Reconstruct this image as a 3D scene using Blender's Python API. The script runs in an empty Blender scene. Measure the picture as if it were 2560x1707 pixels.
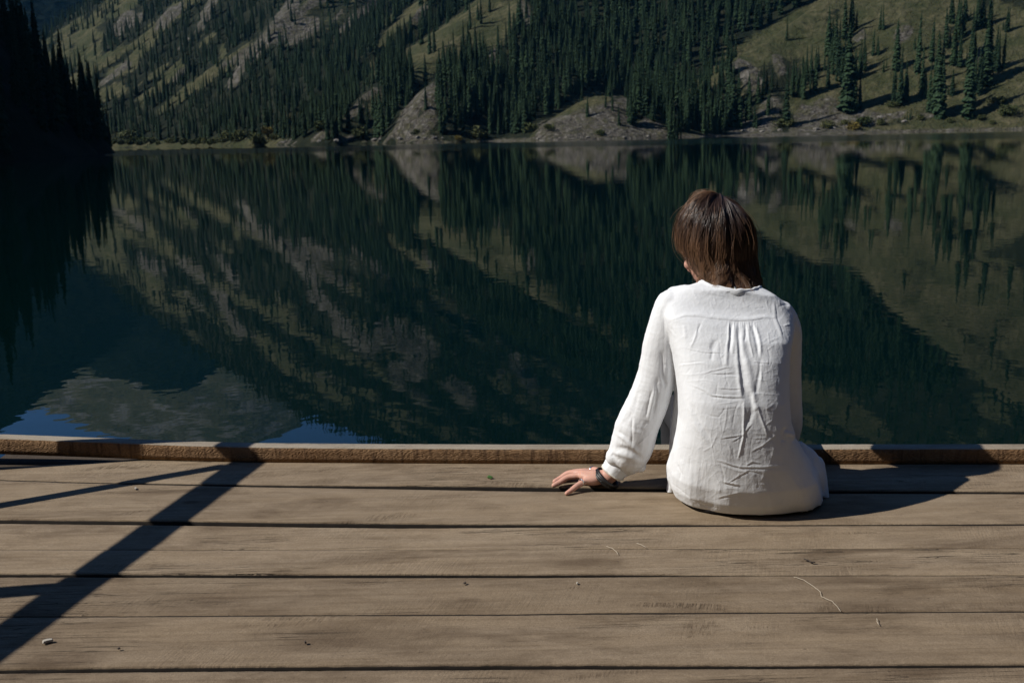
import bpy, bmesh, math, random
import numpy as np
from mathutils import Vector, Matrix, Quaternion

SC = bpy.context.scene
COL = SC.collection
R = math.radians
random.seed(7)
RNG = np.random.default_rng(11)

# ------------------------------------------------------------------ camera, sky, sun, exposure
CAM_H = 1.03                      # camera height above the dock boards (z = 0); lake surface at WATER
WATER = -0.62
PITCH, ROLL = R(11.65), R(1.33)
FPX, CXP, CYP = 2489.0, 1280.0, 853.5
cam_d = bpy.data.cameras.new('camera'); cam_d.lens = 35.0; cam_d.sensor_width = 36.0
cam_d.clip_start = 0.05; cam_d.clip_end = 30000
cam_d.dof.use_dof = True; cam_d.dof.focus_distance = 2.75; cam_d.dof.aperture_fstop = 9.0
cam = bpy.data.objects.new('camera', cam_d); COL.objects.link(cam)
cam.matrix_world = (Matrix.Translation((0, 0, CAM_H)) @ Matrix.Rotation(R(90) - PITCH, 4, 'X')
                    @ Matrix.Rotation(-ROLL, 4, 'Z'))
SC.camera = cam

TO_SUN = Vector((-1.04, -0.15, 1.0)).normalized()
SUN_EL = math.asin(TO_SUN.z); SUN_AZ = math.atan2(TO_SUN.x, TO_SUN.y) % (2*math.pi)
world = bpy.data.worlds.new('World'); SC.world = world; world.use_nodes = True
wt = world.node_tree
sky = wt.nodes.new('ShaderNodeTexSky'); sky.sky_type = 'NISHITA'; sky.sun_disc = False
sky.sun_elevation = SUN_EL; sky.sun_rotation = SUN_AZ; sky.altitude = 500; sky.air_density = 0.75
sky.dust_density = 0.0; sky.ozone_density = 10.0
wt.links.new(sky.outputs[0], wt.nodes['Background'].inputs[0])
wt.nodes['Background'].inputs[1].default_value = 0.088
sun_d = bpy.data.lights.new('sun', 'SUN'); sun_d.energy = 5.0; sun_d.angle = R(0.53); sun_d.color = (1.0, 0.955, 0.88)
sun = bpy.data.objects.new('sun', sun_d); COL.objects.link(sun)
sun.rotation_euler = (-TO_SUN).to_track_quat('-Z', 'Y').to_euler(); sun.location = (-20, -5, 20)
SC.view_settings.view_transform = 'Standard'; SC.view_settings.look = 'None'
SC.view_settings.exposure = 0.1; SC.view_settings.gamma = 1.0
SC.cycles.max_bounces = 6; SC.cycles.diffuse_bounces = 3; SC.cycles.glossy_bounces = 3
SC.cycles.transmission_bounces = 3; SC.cycles.volume_bounces = 0; SC.cycles.transparent_max_bounces = 6
SC.cycles.sample_clamp_indirect = 4.0; SC.cycles.use_denoising = True

# ------------------------------------------------------------------ the camera's geometry, to measure traced points
CR, SR, CP, SP = math.cos(ROLL), math.sin(ROLL), math.cos(PITCH), math.sin(PITCH)
def ray(X, Y):
    u = (X-CXP)/FPX; v = (CYP-Y)/FPX
    ul = u*CR+v*SR; vl = v*CR-u*SR
    return np.array([ul, CP+vl*SP, -SP+vl*CP])
def deck(X, Y, z=0.0):
    r = ray(X, Y); return np.array([0, 0, CAM_H]) + r*((z-CAM_H)/r[2])
def aty(X, Y, y):
    r = ray(X, Y); return np.array([0, 0, CAM_H]) + r*(y/r[1])
def azel(X, Y):
    r = ray(X, Y); return math.degrees(math.atan2(r[0], r[1])), math.degrees(math.atan2(r[2], math.hypot(r[0], r[1])))
def proj(x, y, z):
    dz = z-CAM_H
    zc = y*CP-dz*SP; vl = (y*SP+dz*CP)/zc; ul = x/zc
    return CXP+FPX*(ul*CR-vl*SR), CYP-FPX*(ul*SR+vl*CR)

# ------------------------------------------------------------------ helpers
def tag(o, label=None, cat=None, group=None, kind=None):
    if label: o['label'] = label
    if cat: o['category'] = cat
    if group: o['group'] = group
    if kind: o['kind'] = kind
    return o
def link(o, parent=None):
    COL.objects.link(o)
    if parent is not None: o.parent = parent
    return o
def empty(name, loc=(0, 0, 0)):
    o = bpy.data.objects.new(name, None); o.location = loc; COL.objects.link(o); return o
def mesh_np(name, V, F, mats=(), smooth=True, fmat=None):
    """V (n,3) array, F list/array of faces (quads as (m,4) array, or list of tuples)"""
    me = bpy.data.meshes.new(name)
    V = np.asarray(V, dtype=np.float64)
    if isinstance(F, np.ndarray):
        me.vertices.add(len(V)); me.vertices.foreach_set('co', V.ravel())
        k = F.shape[1]; n = len(F)
        me.loops.add(n*k); me.loops.foreach_set('vertex_index', F.ravel().astype(np.int32))
        me.polygons.add(n); me.polygons.foreach_set('loop_start', np.arange(0, n*k, k, dtype=np.int32))
        me.update(calc_edges=True)
    else:
        me.from_pydata(V.tolist(), [], [tuple(f) for f in F]); me.update()
    for m in mats: me.materials.append(m)
    if fmat is not None: me.polygons.foreach_set('material_index', np.asarray(fmat, dtype=np.int32))
    me.polygons.foreach_set('use_smooth', np.full(len(me.polygons), smooth))
    me.validate(); me.update()
    return me
def obj(name, me, parent=None):
    o = bpy.data.objects.new(name, me); return link(o, parent)
def setattr_f(me, name, arr, dom='POINT'):
    a = me.attributes.new(name, 'FLOAT', dom); a.data.foreach_set('value', np.asarray(arr, dtype=np.float32))

_perm = np.random.default_rng(3).permutation(256); _perm = np.concatenate([_perm]*3)
_g2 = np.random.default_rng(4).normal(size=(256, 2)); _g2 /= np.linalg.norm(_g2, axis=1)[:, None]
def noise2(x, y):
    x = np.asarray(x, float); y = np.asarray(y, float)
    xi = np.floor(x).astype(int); yi = np.floor(y).astype(int); xf = x-xi; yf = y-yi
    u = xf*xf*xf*(xf*(xf*6-15)+10); v = yf*yf*yf*(yf*(yf*6-15)+10)
    def g(ix, iy, dx, dy):
        h = _perm[_perm[ix & 255]+(iy & 255)]; return _g2[h, 0]*dx+_g2[h, 1]*dy
    a = g(xi, yi, xf, yf); b = g(xi+1, yi, xf-1, yf); c = g(xi, yi+1, xf, yf-1); d = g(xi+1, yi+1, xf-1, yf-1)
    return ((a+(b-a)*u)*(1-v)+(c+(d-c)*u)*v)*1.5
def fbm(x, y, o=4):
    s = 0; a = 1; t = 0
    for i in range(o):
        s = s+a*noise2(x*2**i+17.3*i, y*2**i-9.1*i); t += a; a *= .5
    return s/t

# ------------------------------------------------------------------ node helper
class NT:
    def __init__(s, name):
        s.m = bpy.data.materials.new(name); s.m.use_nodes = True; s.t = s.m.node_tree; s.b = s.t.nodes['Principled BSDF']
    def n(s, t, **k):
        nd = s.t.nodes.new(t)
        for a, v in k.items():
            if a.startswith('i_'): nd.inputs[a[2:].replace('_', ' ')].default_value = v
            else: setattr(nd, a, v)
        return nd
    def l(s, a, b): s.t.links.new(a, b)
    def val(s, v, tgt):
        if hasattr(v, 'is_output'): s.l(v, tgt)
        else: tgt.default_value = v
    def math(s, op, a, b=None, c=None, clamp=False):
        nd = s.t.nodes.new('ShaderNodeMath'); nd.operation = op; nd.use_clamp = clamp
        for i, v in enumerate((a, b, c)):
            if v is not None: s.val(v, nd.inputs[i])
        return nd.outputs[0]
    def mix(s, f, a, b, mode='MIX'):
        nd = s.t.nodes.new('ShaderNodeMix'); nd.data_type = 'RGBA'; nd.blend_type = mode
        s.val(f, nd.inputs[0])
        for i, v in ((6, a), (7, b)):
            if hasattr(v, 'is_output'): s.l(v, nd.inputs[i])
            else: nd.inputs[i].default_value = (*v, 1) if len(v) == 3 else v
        return nd.outputs[2]
    def noise(s, vec, scale, detail=3, rough=.55, dist=0.0):
        nd = s.n('ShaderNodeTexNoise'); nd.inputs['Scale'].default_value = scale; nd.inputs['Detail'].default_value = detail
        nd.inputs['Roughness'].default_value = rough; nd.inputs['Distortion'].default_value = dist
        if vec is not None: s.l(vec, nd.inputs['Vector'])
        return nd.outputs['Fac']
    def scale(s, vec, sc, loc=None):
        nd = s.n('ShaderNodeMapping'); nd.inputs['Scale'].default_value = sc; s.l(vec, nd.inputs['Vector'])
        if loc is not None: s.val(loc, nd.inputs['Location'])
        return nd.outputs[0]
    def ramp(s, fac, stops):
        nd = s.n('ShaderNodeValToRGB'); s.l(fac, nd.inputs[0]); e = nd.color_ramp.elements
        while len(e) < len(stops): e.new(.5)
        for x, (p, c) in zip(e, stops):
            x.position = p; x.color = (*c, 1) if not isinstance(c, (int, float)) else (c, c, c, 1)
        return nd.outputs[0]
    def rng(s, v, a, b, c, d):
        nd = s.n('ShaderNodeMapRange'); s.l(v, nd.inputs[0])
        for i, q in zip((1, 2, 3, 4), (a, b, c, d)): nd.inputs[i].default_value = q
        return nd.outputs[0]
    def bump(s, h, dist, strength=1.0, normal=None):
        nd = s.n('ShaderNodeBump'); nd.inputs['Strength'].default_value = strength; nd.inputs['Distance'].default_value = dist
        s.l(h, nd.inputs['Height'])
        if normal is not None: s.l(normal, nd.inputs['Normal'])
        return nd.outputs[0]
    def set(s, **k):
        for a, v in k.items():
            tgt = s.b.inputs[a.replace('_', ' ')]
            if hasattr(v, 'is_output'): s.l(v, tgt)
            else: tgt.default_value = (*v, 1) if isinstance(v, tuple) and len(v) == 3 and tgt.type == 'RGBA' else v
        return s.m
    def obj_co(s): return s.n('ShaderNodeTexCoord').outputs['Object']
    def pos(s): return s.n('ShaderNodeNewGeometry').outputs['Position']
    def attr(s, name): return s.n('ShaderNodeAttribute', attribute_name=name).outputs['Fac']
    def rand(s): return s.n('ShaderNodeObjectInfo').outputs['Random']
# ------------------------------------------------------------------ materials of the landscape
def mat_hills():
    t = NT('hillside'); p = t.pos()
    rk, gr = t.attr('rock'), t.attr('grass')
    n1 = t.noise(p, .05, 5, .6); n2 = t.noise(p, .35, 4, .6); n3 = t.noise(p, .12, 4)
    grass = t.ramp(n2, [(.3, (.042, .046, .021)), (.5, (.080, .077, .038)), (.7, (.125, .112, .064))])
    grass = t.mix(t.rng(n1, .42, .62, 0, .75), grass, (.036, .046, .019))
    floor = t.ramp(n3, [(.35, (.009, .014, .008)), (.65, (.024, .028, .015))])
    st = t.scale(p, (.5, .5, .16))
    rn = t.math('ADD', t.math('MULTIPLY', t.noise(st, .55, 6, .7, 1.2), .6), t.math('MULTIPLY', t.noise(p, .8, 4, .7, .6), .4))
    rock = t.ramp(rn, [(.38, (.016, .0145, .012)), (.47, (.074, .067, .056)), (.56, (.145, .134, .115)), (.67, (.27, .255, .23))])
    rock = t.mix(t.rng(n2, .46, .6, 0, .8), rock, (.07, .068, .038))
    def edge(a): return t.math('ADD', a, t.math('MULTIPLY', t.math('SUBTRACT', n2, .5), .9))
    c = t.mix(t.rng(edge(gr), .38, .6, 0, 1), floor, grass)
    c = t.mix(t.rng(edge(rk), .4, .58, 0, 1), c, rock)
    h = t.math('ADD', t.math('MULTIPLY', rn, 1.6), n2)
    return t.set(Base_Color=c, Roughness=.95, Normal=t.bump(h, 2.2, .9), Specular_IOR_Level=.1)
def mat_far():
    t = NT('far_slopes'); p = t.pos(); ft = t.attr('forest')
    n = t.noise(p, .012, 6, .6); n2 = t.noise(p, .05, 4)
    g = t.ramp(n, [(.35, (.055, .065, .04)), (.52, (.09, .09, .055)), (.62, (.17, .17, .16)), (.7, (.08, .082, .05))])
    f = t.ramp(n2, [(.4, (.006, .009, .008)), (.7, (.013, .019, .014))])  # nearer ridge: forest tone darkened so that it also carries the ridge's shade
    return t.set(Base_Color=t.mix(ft, g, f), Roughness=1.0, Specular_IOR_Level=0.0, Normal=t.bump(n2, 14, .7))
def mat_foliage(name, dark, light, rough=.85):
    t = NT(name); p = t.obj_co()
    r = t.rand(); f = t.noise(p, 9, 3)
    fac = t.math('ADD', t.math('MULTIPLY', r, .6), t.math('MULTIPLY', f, .55))
    c = t.mix(t.rng(fac, .2, .9, 0, 1), dark, light)
    return t.set(Base_Color=c, Roughness=rough, Specular_IOR_Level=.15)
M_HILL = mat_hills(); M_FAR = mat_far()
M_SPRUCE = mat_foliage('spruce_needles', (.009, .022, .011), (.030, .056, .025))
M_BARK = NT('spruce_bark').set(Base_Color=(.06, .045, .035), Roughness=.95)
M_SHRUB = mat_foliage('shrub_leaves', (.035, .052, .018), (.085, .09, .034))
M_SHRUBY = mat_foliage('autumn_leaves', (.10, .078, .02), (.15, .12, .03))

# ------------------------------------------------------------------ open ground traced on the slopes: (x0,y0,x1,y1,half width,'g'rass or 'r'ock)
VIS = [(105,66,190,2,5,'g'),(215,72,245,48,12,'g'),(205,110,240,95,16,'g'),(190,150,230,130,18,'g'),(140,118,165,100,8,'g'),
       (255,208,320,160,7,'r'),(275,185,335,165,12,'g'),(330,150,420,62,8,'g'),(300,20,325,0,14,'g'),(295,80,320,40,12,'r'),(330,60,350,40,8,'r'),
       (262,240,300,225,12,'g'),(405,205,450,165,9,'g'),(360,240,400,225,8,'g'),(440,200,455,175,7,'r'),
       (575,215,600,175,9,'r'),(600,165,650,125,11,'r'),(650,115,690,70,14,'r'),(690,80,760,70,22,'r'),(700,55,735,0,13,'r'),(735,95,785,60,14,'r'),
       (495,75,515,40,10,'r'),(515,40,535,0,8,'r'),(555,140,560,115,5,'g'),(445,120,470,95,4,'r'),
       (850,78,905,28,6,'r'),(905,28,940,0,8,'r'),(840,50,850,30,5,'r'),(955,110,990,70,7,'g'),(990,70,1055,5,8,'g'),(1035,50,1060,20,6,'r'),(965,60,985,40,6,'g'),
       (985,130,1000,100,8,'g'),(935,165,965,140,8,'g'),(930,190,945,170,6,'g'),
       (1030,142,1240,-2,16,'g'),(1060,170,1260,30,22,'g'),(1230,90,1300,20,20,'g'),(1010,165,1040,150,12,'g'),(1080,150,1200,100,22,'g'),
       (1305,10,1318,55,9,'r'),(1380,-5,1400,15,6,'r'),
       (995,340,1010,300,13,'r'),(1010,300,1060,240,14,'r'),(1055,255,1095,210,9,'r'),(1035,330,1075,300,16,'r'),(1000,345,1090,345,7,'r'),(1070,280,1085,245,8,'r'),
       (875,290,905,255,7,'r'),(905,255,940,228,8,'r'),(860,350,990,350,4,'r'),(700,358,735,358,4,'r'),(790,345,820,330,8,'r'),(930,240,940,265,8,'g'),
       (1220,170,1235,130,8,'r'),(1120,175,1150,170,6,'r'),
       (1345,345,1440,275,14,'g'),(1440,275,1500,248,14,'g'),(1370,335,1480,300,25,'r'),(1480,300,1560,280,24,'r'),(1500,330,1650,340,14,'r'),(1545,245,1560,260,9,'r'),(1600,300,1650,320,8,'r'),
       (1735,222,1830,158,14,'g'),(1830,150,1960,80,22,'g'),(1950,70,2080,0,18,'g'),(1880,150,1990,100,22,'g'),(1850,165,1880,185,14,'r'),(1870,195,1890,215,18,'r'),(1940,150,1960,180,10,'r'),
       (1925,130,2060,110,20,'g'),(2040,110,2260,60,45,'g'),(2150,30,2400,20,40,'g'),(2100,200,2200,180,40,'g'),(2200,260,2300,220,40,'g'),(2300,180,2560,100,50,'g'),
       (2400,280,2560,200,45,'g'),(2300,310,2560,300,25,'g'),(2000,250,2100,230,30,'g'),(2160,230,2210,200,20,'g'),(2200,60,2320,100,30,'g'),(2500,40,2560,60,30,'g'),
       (1850,335,1920,300,22,'r'),(1900,310,1930,260,18,'r'),(2020,325,2070,270,24,'r'),(2070,300,2130,320,20,'r'),(2150,290,2190,300,16,'r'),(2200,288,2330,285,7,'r'),(1990,320,2010,270,12,'r'),
       (2100,330,2560,322,9,'g'),(2250,90,2270,80,14,'r'),(2140,100,2160,80,10,'r'),(2440,140,2470,120,10,'r'),
       (265,362,700,358,5,'g')]
REF = [(593,483,680,609,14,'r'),(724,614,800,690,16,'r'),(784,734,833,783,14,'r'),(849,815,925,870,18,'r'),(969,826,1060,870,28,'r'),(996,924,1045,930,22,'r'),(1130,960,1170,1000,18,'r'),(1290,900,1330,960,14,'r'),
       (283,489,327,560,14,'g'),(234,581,299,674,14,'g'),(337,690,365,717,16,'g'),(375,734,452,788,10,'g'),(525,690,560,750,14,'r'),(544,734,599,832,10,'r'),(648,843,724,924,12,'g'),(751,930,871,1006,12,'g'),
       (1007,625,1165,783,22,'g'),(1100,700,1165,780,14,'g'),(1143,598,1280,685,18,'g'),(1280,680,1470,800,14,'g'),(1470,800,1560,850,10,'g'),
       (1900,510,2010,565,22,'g'),(2010,565,2172,663,20,'g'),(2172,663,2240,745,24,'g'),(2240,745,2400,880,26,'g'),(2400,880,2560,985,28,'g'),(2100,520,2250,640,40,'g'),(2300,560,2560,780,60,'g'),
       (2280,700,2560,880,30,'g'),(2350,450,2560,560,40,'g'),(2010,962,2205,1087,24,'g'),(1850,470,1960,500,20,'r'),(1750,480,1800,500,16,'g')]
def cap_field(PX, PY, strokes, kind):
    out = np.zeros_like(PX)
    for x0, y0, x1, y1, w, k in strokes:
        if k != kind: continue
        dx, dy = x1-x0, y1-y0; L = dx*dx+dy*dy+1e-9
        u = np.clip(((PX-x0)*dx+(PY-y0)*dy)/L, 0, 1)
        d = np.hypot(PX-x0-u*dx, PY-y0-u*dy); w = w*1.25
        out = np.maximum(out, np.clip(1.25-.75*d/w, 0, 1))
    return out
def stripes(x, y, z):                       # bare ribs of the big face run up to the right between wooded gullies
    r = np.hypot(x, y); q = np.degrees(np.arctan2(x, y))-1.55*np.degrees(np.arctan2(z, r))
    n = fbm(q/1.6, r/300, 3)+.55*fbm(x/28, y/28, 3)
    far_ = np.clip((r-640)/60, 0, 1)*np.clip((z-14)/14, 0, 1)
    return np.clip((n-.10)*5, 0, 1)*far_, np.clip((n-.2)*5, 0, 1)*np.clip(fbm(x/60+5, y/60, 3)*5+.3, 0, 1)*far_
def open_ground(x, y, z):
    PX, PY = proj(x, y, z)
    jx = 9*fbm(x/25, y/25, 3); jy = 9*fbm(x/25+40, y/25, 3)
    QX, QY = proj(x, y, 2*WATER-z)
    vis = PY > -12
    g = np.where(vis, cap_field(PX+jx, PY+jy, VIS, 'g'), cap_field(QX+jx, QY+jy, REF, 'g'))
    k = np.where(vis, cap_field(PX+jx, PY+jy, VIS, 'r'), cap_field(QX+jx, QY+jy, REF, 'r'))
    sg, sr = stripes(x, y, z); g = np.maximum(g, sg*.9); k = np.maximum(k, sr*.85)
    return np.maximum(g, k*.6), k

# ------------------------------------------------------------------ the terrain: height over the lake for any (x, y)
def interp(t, xs, ys): return np.interp(t, xs, ys)
def real_pt(X, Y, r, drop=0.0):          # traced point of a crest -> 3D point r metres away
    a, e = azel(X, Y); a = R(a); return (r*math.sin(a), r*math.cos(a), CAM_H+r*math.tan(R(abs(e)))-drop)
def polar_pt(a, e, r): a = R(a); return (r*math.sin(a), r*math.cos(a), CAM_H+r*math.tan(R(e)))
SHORE_A = [-60,-40,-27,-21.4,-12.6,-6.5,1.6,9.6,16,27,45,60]; SHORE_R = [1200,900,760,700,525,400,340,365,350,395,480,600]
CSH_A = [-60,-40,-27,-21.4,-12.6,-8,-4,2,10,25,60]; CSH_R = [1200,900,760,700,525,500,560,680,780,900,1000]
CK_A = [-60,-34,-27,-23.9,-22.25,-21.6,-18.2,-15.2,-12.7,-9.3,-5,0,10,25,60]
CK_E = [3,2,3.0,5.5,6.8,7.6,10.5,13.1,14.9,16.4,17.8,19,20.5,21,20]
CK_R = [1400,1250,1120,1050,1060,1065,1080,1090,1095,1100,1120,1180,1280,1400,1500]
D_CREST = [real_pt(940,235,425), real_pt(980,207,440), real_pt(1140,110,470), real_pt(1295,0,505), real_pt(1280,685,520), real_pt(1465,804,590), real_pt(1556,860,630), polar_pt(11,16,720), polar_pt(18,19.5,850), polar_pt(30,22,1000)]
E_CREST = [real_pt(1700,245,372), real_pt(1752,207,385), real_pt(1900,112,410), real_pt(2068,0,440), real_pt(2172,663,452), real_pt(2240,745,475), real_pt(2400,880,525), real_pt(2560,1000,585), polar_pt(34,17.5,700), polar_pt(45,21,900)]
F_CREST = [real_pt(1475,256,352), real_pt(1510,240,356), real_pt(1570,252,358), real_pt(1640,290,356)]
G1_CREST = [real_pt(1030,300,366), real_pt(1068,250,372), real_pt(1105,208,384), real_pt(1160,165,420)]
G2_CREST = [real_pt(900,280,425), real_pt(945,232,440)]
def roof(x, y, pts, sl, sr):
    best = np.full(x.shape, -1e9)
    for (x0, y0, z0), (x1, y1, z1) in zip(pts, pts[1:]):
        dx, dy = x1-x0, y1-y0; L = dx*dx+dy*dy
        t = np.clip(((x-x0)*dx+(y-y0)*dy)/L, 0, 1)
        d = np.hypot(x-x0-t*dx, y-y0-t*dy)
        side = dx*(y-y0)-dy*(x-x0)          # > 0: left of the crest
        s = np.where(side > 0, sl, sr)
        best = np.maximum(best, z0+t*(z1-z0)-s*np.sqrt(d*d+9)+s*3)
    return best
def smax(a, b, k): return .5*(a+b+np.sqrt((a-b)**2+k*k))
def terrain(x, y):
    x = np.asarray(x, float); y = np.asarray(y, float)
    wx = x+7*fbm(x/60, y/60+31, 3); wy = y+7*fbm(x/60+77, y/60, 3)
    az = np.degrees(np.arctan2(x, y)); r = np.hypot(x, y)
    az = az+.35*fbm(x/90, y/90, 3)
    rs = interp(az, SHORE_A, SHORE_R)+6*fbm(x/45, y/45+9, 3)
    plain = np.minimum(.16*(r-rs), 16)-.62+.9*fbm(x/14, y/14, 3)*np.clip((r-rs)/20, 0, 1)
    plain = np.where(r < rs, -.62+.12*(r-rs), plain)
    cs = interp(az, CSH_A, CSH_R); ck = interp(az, CK_A, CK_R); ce = interp(az, CK_A, CK_E)
    h = CAM_H+ck*np.tan(np.radians(ce)); v = (r-cs)/(ck-cs)
    c = np.where(v < 1, h*np.sign(v)*np.abs(v)**1.12, h*(1-(v-1)*.7))
    # gullies that run up and to the right on the big face
    q = az-1.55*np.degrees(np.arctan2(c, r))
    c = c+np.clip(v*4, 0, 1)*np.clip((1.02-v)*8, 0, 1)*(11*fbm(q/1.6, r/300, 3)+4*fbm(x/40, y/40, 4))
    T = smax(plain, c, 3)
    T = smax(T, roof(wx, wy, D_CREST, .62, .72), 4)
    T = smax(T, roof(x+3*fbm(x/40, y/40, 2), y, E_CREST, .85, .70), 3)
    T = smax(T, roof(x+.7*(wx-x)+3*fbm(x/11, y/11+2, 3), y+.7*(wy-y), F_CREST, .55, .5), 2)
    T = smax(T, roof(x+.8*(wx-x)+2.5*fbm(x/9, y/9, 3), y+.8*(wy-y)+2.5*fbm(x/9+7, y/9, 3), G1_CREST, .95, .8), 1.5)
    T = smax(T, roof(wx*.3+x*.7, wy*.3+y*.7, G2_CREST, 1.1, 1.1), 1.5)
    m = np.clip((T-1)/8, 0, 1)
    T = T+m*(1.5*fbm(x/22, y/22, 4))
    return T

def grid_mesh(name, xs, ys, hf, zmin, mat):
    X, Y = np.meshgrid(xs, ys); Z = hf(X, Y)
    nx, ny = len(xs), len(ys)
    idx = np.arange(nx*ny).reshape(ny, nx)
    F = np.stack([idx[:-1, :-1], idx[:-1, 1:], idx[1:, 1:], idx[1:, :-1]], -1).reshape(-1, 4)
    V = np.stack([X, Y, Z], -1).reshape(-1, 3)
    F = F[V[F, 2].max(1) > zmin]
    used = np.unique(F); mp = np.full(len(V), -1); mp[used] = np.arange(len(used))
    return V[used], mp[F]
def hills_h(X, Y):
    Z = terrain(X, Y)
    g, k = open_ground(X, Y, Z)
    return Z+2.2*k*(.4+np.abs(fbm(X/9, Y/9, 3))*1.8)*np.clip((Z-2)/6, 0, 1)
HV, HF = grid_mesh('hills', np.arange(-760, 760, 3.2), np.arange(255, 1420, 3.2), hills_h, WATER-1.0, M_HILL)
me = mesh_np('hills', HV, HF, [M_HILL])
g_, k_ = open_ground(HV[:, 0], HV[:, 1], HV[:, 2])
n_ = fbm(HV[:, 0]/45, HV[:, 1]/45, 4)
shore = np.clip(1-(HV[:, 2]-WATER)/2.2, 0, 1)*np.clip((HV[:, 0]+60)/60, 0, 1)
setattr_f(me, 'grass', np.clip(np.maximum(g_, .25+.35*n_), 0, 1)); setattr_f(me, 'rock', np.clip(np.maximum(k_, shore*.75), 0, 1))
hills = tag(obj('hills', me), kind='structure')

# the near left shore: a steep wooded slope that turns its back on the sun
A_CREST = [(-281, 134, 262), (-330, 252, 262), (-356, 318, 258)]
def near_left(x, y):
    wx = x+5*fbm(x/30, y/30+3, 3); wy = y+5*fbm(x/30+8, y/30, 3)
    return roof(wx, wy, A_CREST, 1.25, 1.25)+2.5*fbm(x/18, y/18, 3)
NV, NF = grid_mesh('hillside', np.arange(-640, -30, 4.0), np.arange(-240, 560, 4.0), near_left, WATER-1.0, M_HILL)
me = mesh_np('near_hillside', NV, NF, [M_HILL]); setattr_f(me, 'grass', np.zeros(len(NV))); setattr_f(me, 'rock', np.zeros(len(NV)))
near = tag(obj('near_hillside', me), kind='structure')

# unseen wooded shore behind and right of camera, added steep to block sky light
def back_h(x, y):
    d = np.maximum(-y-9, (x-120-.25*np.maximum(y, 0))*.9)+5*fbm(x/30, y/30, 3)
    return np.where(d > 0, np.minimum(1.25*d, 190+.1*d), .25*d)-.3
BV, BF = grid_mesh('shore', np.arange(-420, 520, 8.0), np.arange(-300, 250, 8.0), back_h, WATER-1.0, M_HILL)
me = mesh_np('sky_blocking_slope', BV, BF, [M_HILL]); setattr_f(me, 'grass', np.zeros(len(BV))); setattr_f(me, 'rock', np.zeros(len(BV)))
tag(obj('sky_blocking_shore', me), kind='structure')

# far mountains at the head of the valley
B2 = [polar_pt(-40, 16, 3300)]+[real_pt(X, Y, 3300) for X, Y in [(0,1078),(70,1046),(163,1055),(270,1082),(330,1098)]]+[polar_pt(-19.5,17.2,3300),polar_pt(-17,17.9,3300),polar_pt(-15,17,3300),real_pt(740,1060,3300),polar_pt(-11,14.3,3300),polar_pt(-5,13,3300),polar_pt(5,12,3300)]
B1 = [polar_pt(-42, 19, 2050), polar_pt(-33,17,2080)]+[real_pt(X, Y, 2150) for X, Y in [(0,1066),(98,1006),(234,908),(262,900),(290,951),(400,984),(470,978),(545,930),(640,860)]]+[polar_pt(-11,8,2150),polar_pt(-5,6,2150)]
def far_h(x, y):
    b2 = roof(x, y, B2, .8, .62)+60*fbm(x/350, y/350, 5)*np.clip(np.hypot(x, y)/3300, 0, .9)-20
    b1 = roof(x, y, B1, .8, .7)+14*fbm(x/160, y/160, 5)
    return np.maximum(b1, b2)
FV, FF = grid_mesh('far', np.arange(-2900, 500, 24), np.arange(1250, 4300, 24), far_h, -40, M_FAR)
me = mesh_np('far_mountains', FV, FF, [M_FAR])
b1v = roof(FV[:, 0], FV[:, 1], B1, .8, .7)+14*fbm(FV[:, 0]/160, FV[:, 1]/160, 5)
setattr_f(me, 'forest', np.clip((b1v-FV[:, 2]+12)/10, 0, 1))  # dark over the whole nearer ridge: forest and painted shade together
far = tag(obj('far_mountains', me), kind='structure')

# ------------------------------------------------------------------ spruces
def spruce_mesh(name, seed, wid):
    rg = np.random.default_rng(seed); V = []; F = []; M = []
    for k in range(6):                                        # trunk
        a = k*math.pi/3; V.append((.012*math.cos(a), .012*math.sin(a), -.06))
    V.append((0, 0, .97))
    for k in range(6): F.append((k, (k+1) % 6, 6)); M.append(1)
    lev = 30
    for i in range(lev):
        z = .03+.95*(i/(lev-1))**.92
        R0 = wid*(1-z)**.8*(.92+.3*rg.random())+.004
        if z < .12: R0 *= .55+z*3.4
        nb = 9 if z < .6 else 7
        a0 = rg.random()*6.28
        for k in range(nb):
            if rg.random() < .09: continue
            a = a0+6.2832*k/nb+rg.normal()*.16; L = R0*(.66+.5*rg.random()); zz = z+rg.normal()*.008
            ca, sa = math.cos(a), math.sin(a); w = L*(.30+.1*rg.random())+.004; dr = L*(.30+.28*rg.random())
            lift = .02*rg.random()
            def P(r, s, dz): V.append((ca*r-sa*s, sa*r+ca*s, zz+dz)); return len(V)-1
            r0 = P(0, 0, lift+L*.12); m1 = P(L*.55, w, -dr*.55); m2 = P(L*.55, -w, -dr*.6); c = P(L*.5, 0, -dr*.12); tp = P(L, 0, -dr)
            t1 = P(L*.86, w*.75, -dr*1.25); t2 = P(L*.84, -w*.75, -dr*1.25); d1 = P(L*.4, w*.2, -dr*1.0-.012)
            for f in ((r0, m1, c), (r0, c, m2), (c, m1, t1), (c, t2, m2), (c, t1, tp), (c, tp, t2), (r0, d1, tp)): F.append(f); M.append(0)
    return mesh_np(name, V, F, [M_SPRUCE, M_BARK], smooth=False, fmat=M)
SPR = [spruce_mesh('spruce_tree', 20+i, w) for i, w in enumerate((.075, .088, .10, .07, .112, .082))]

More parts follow.
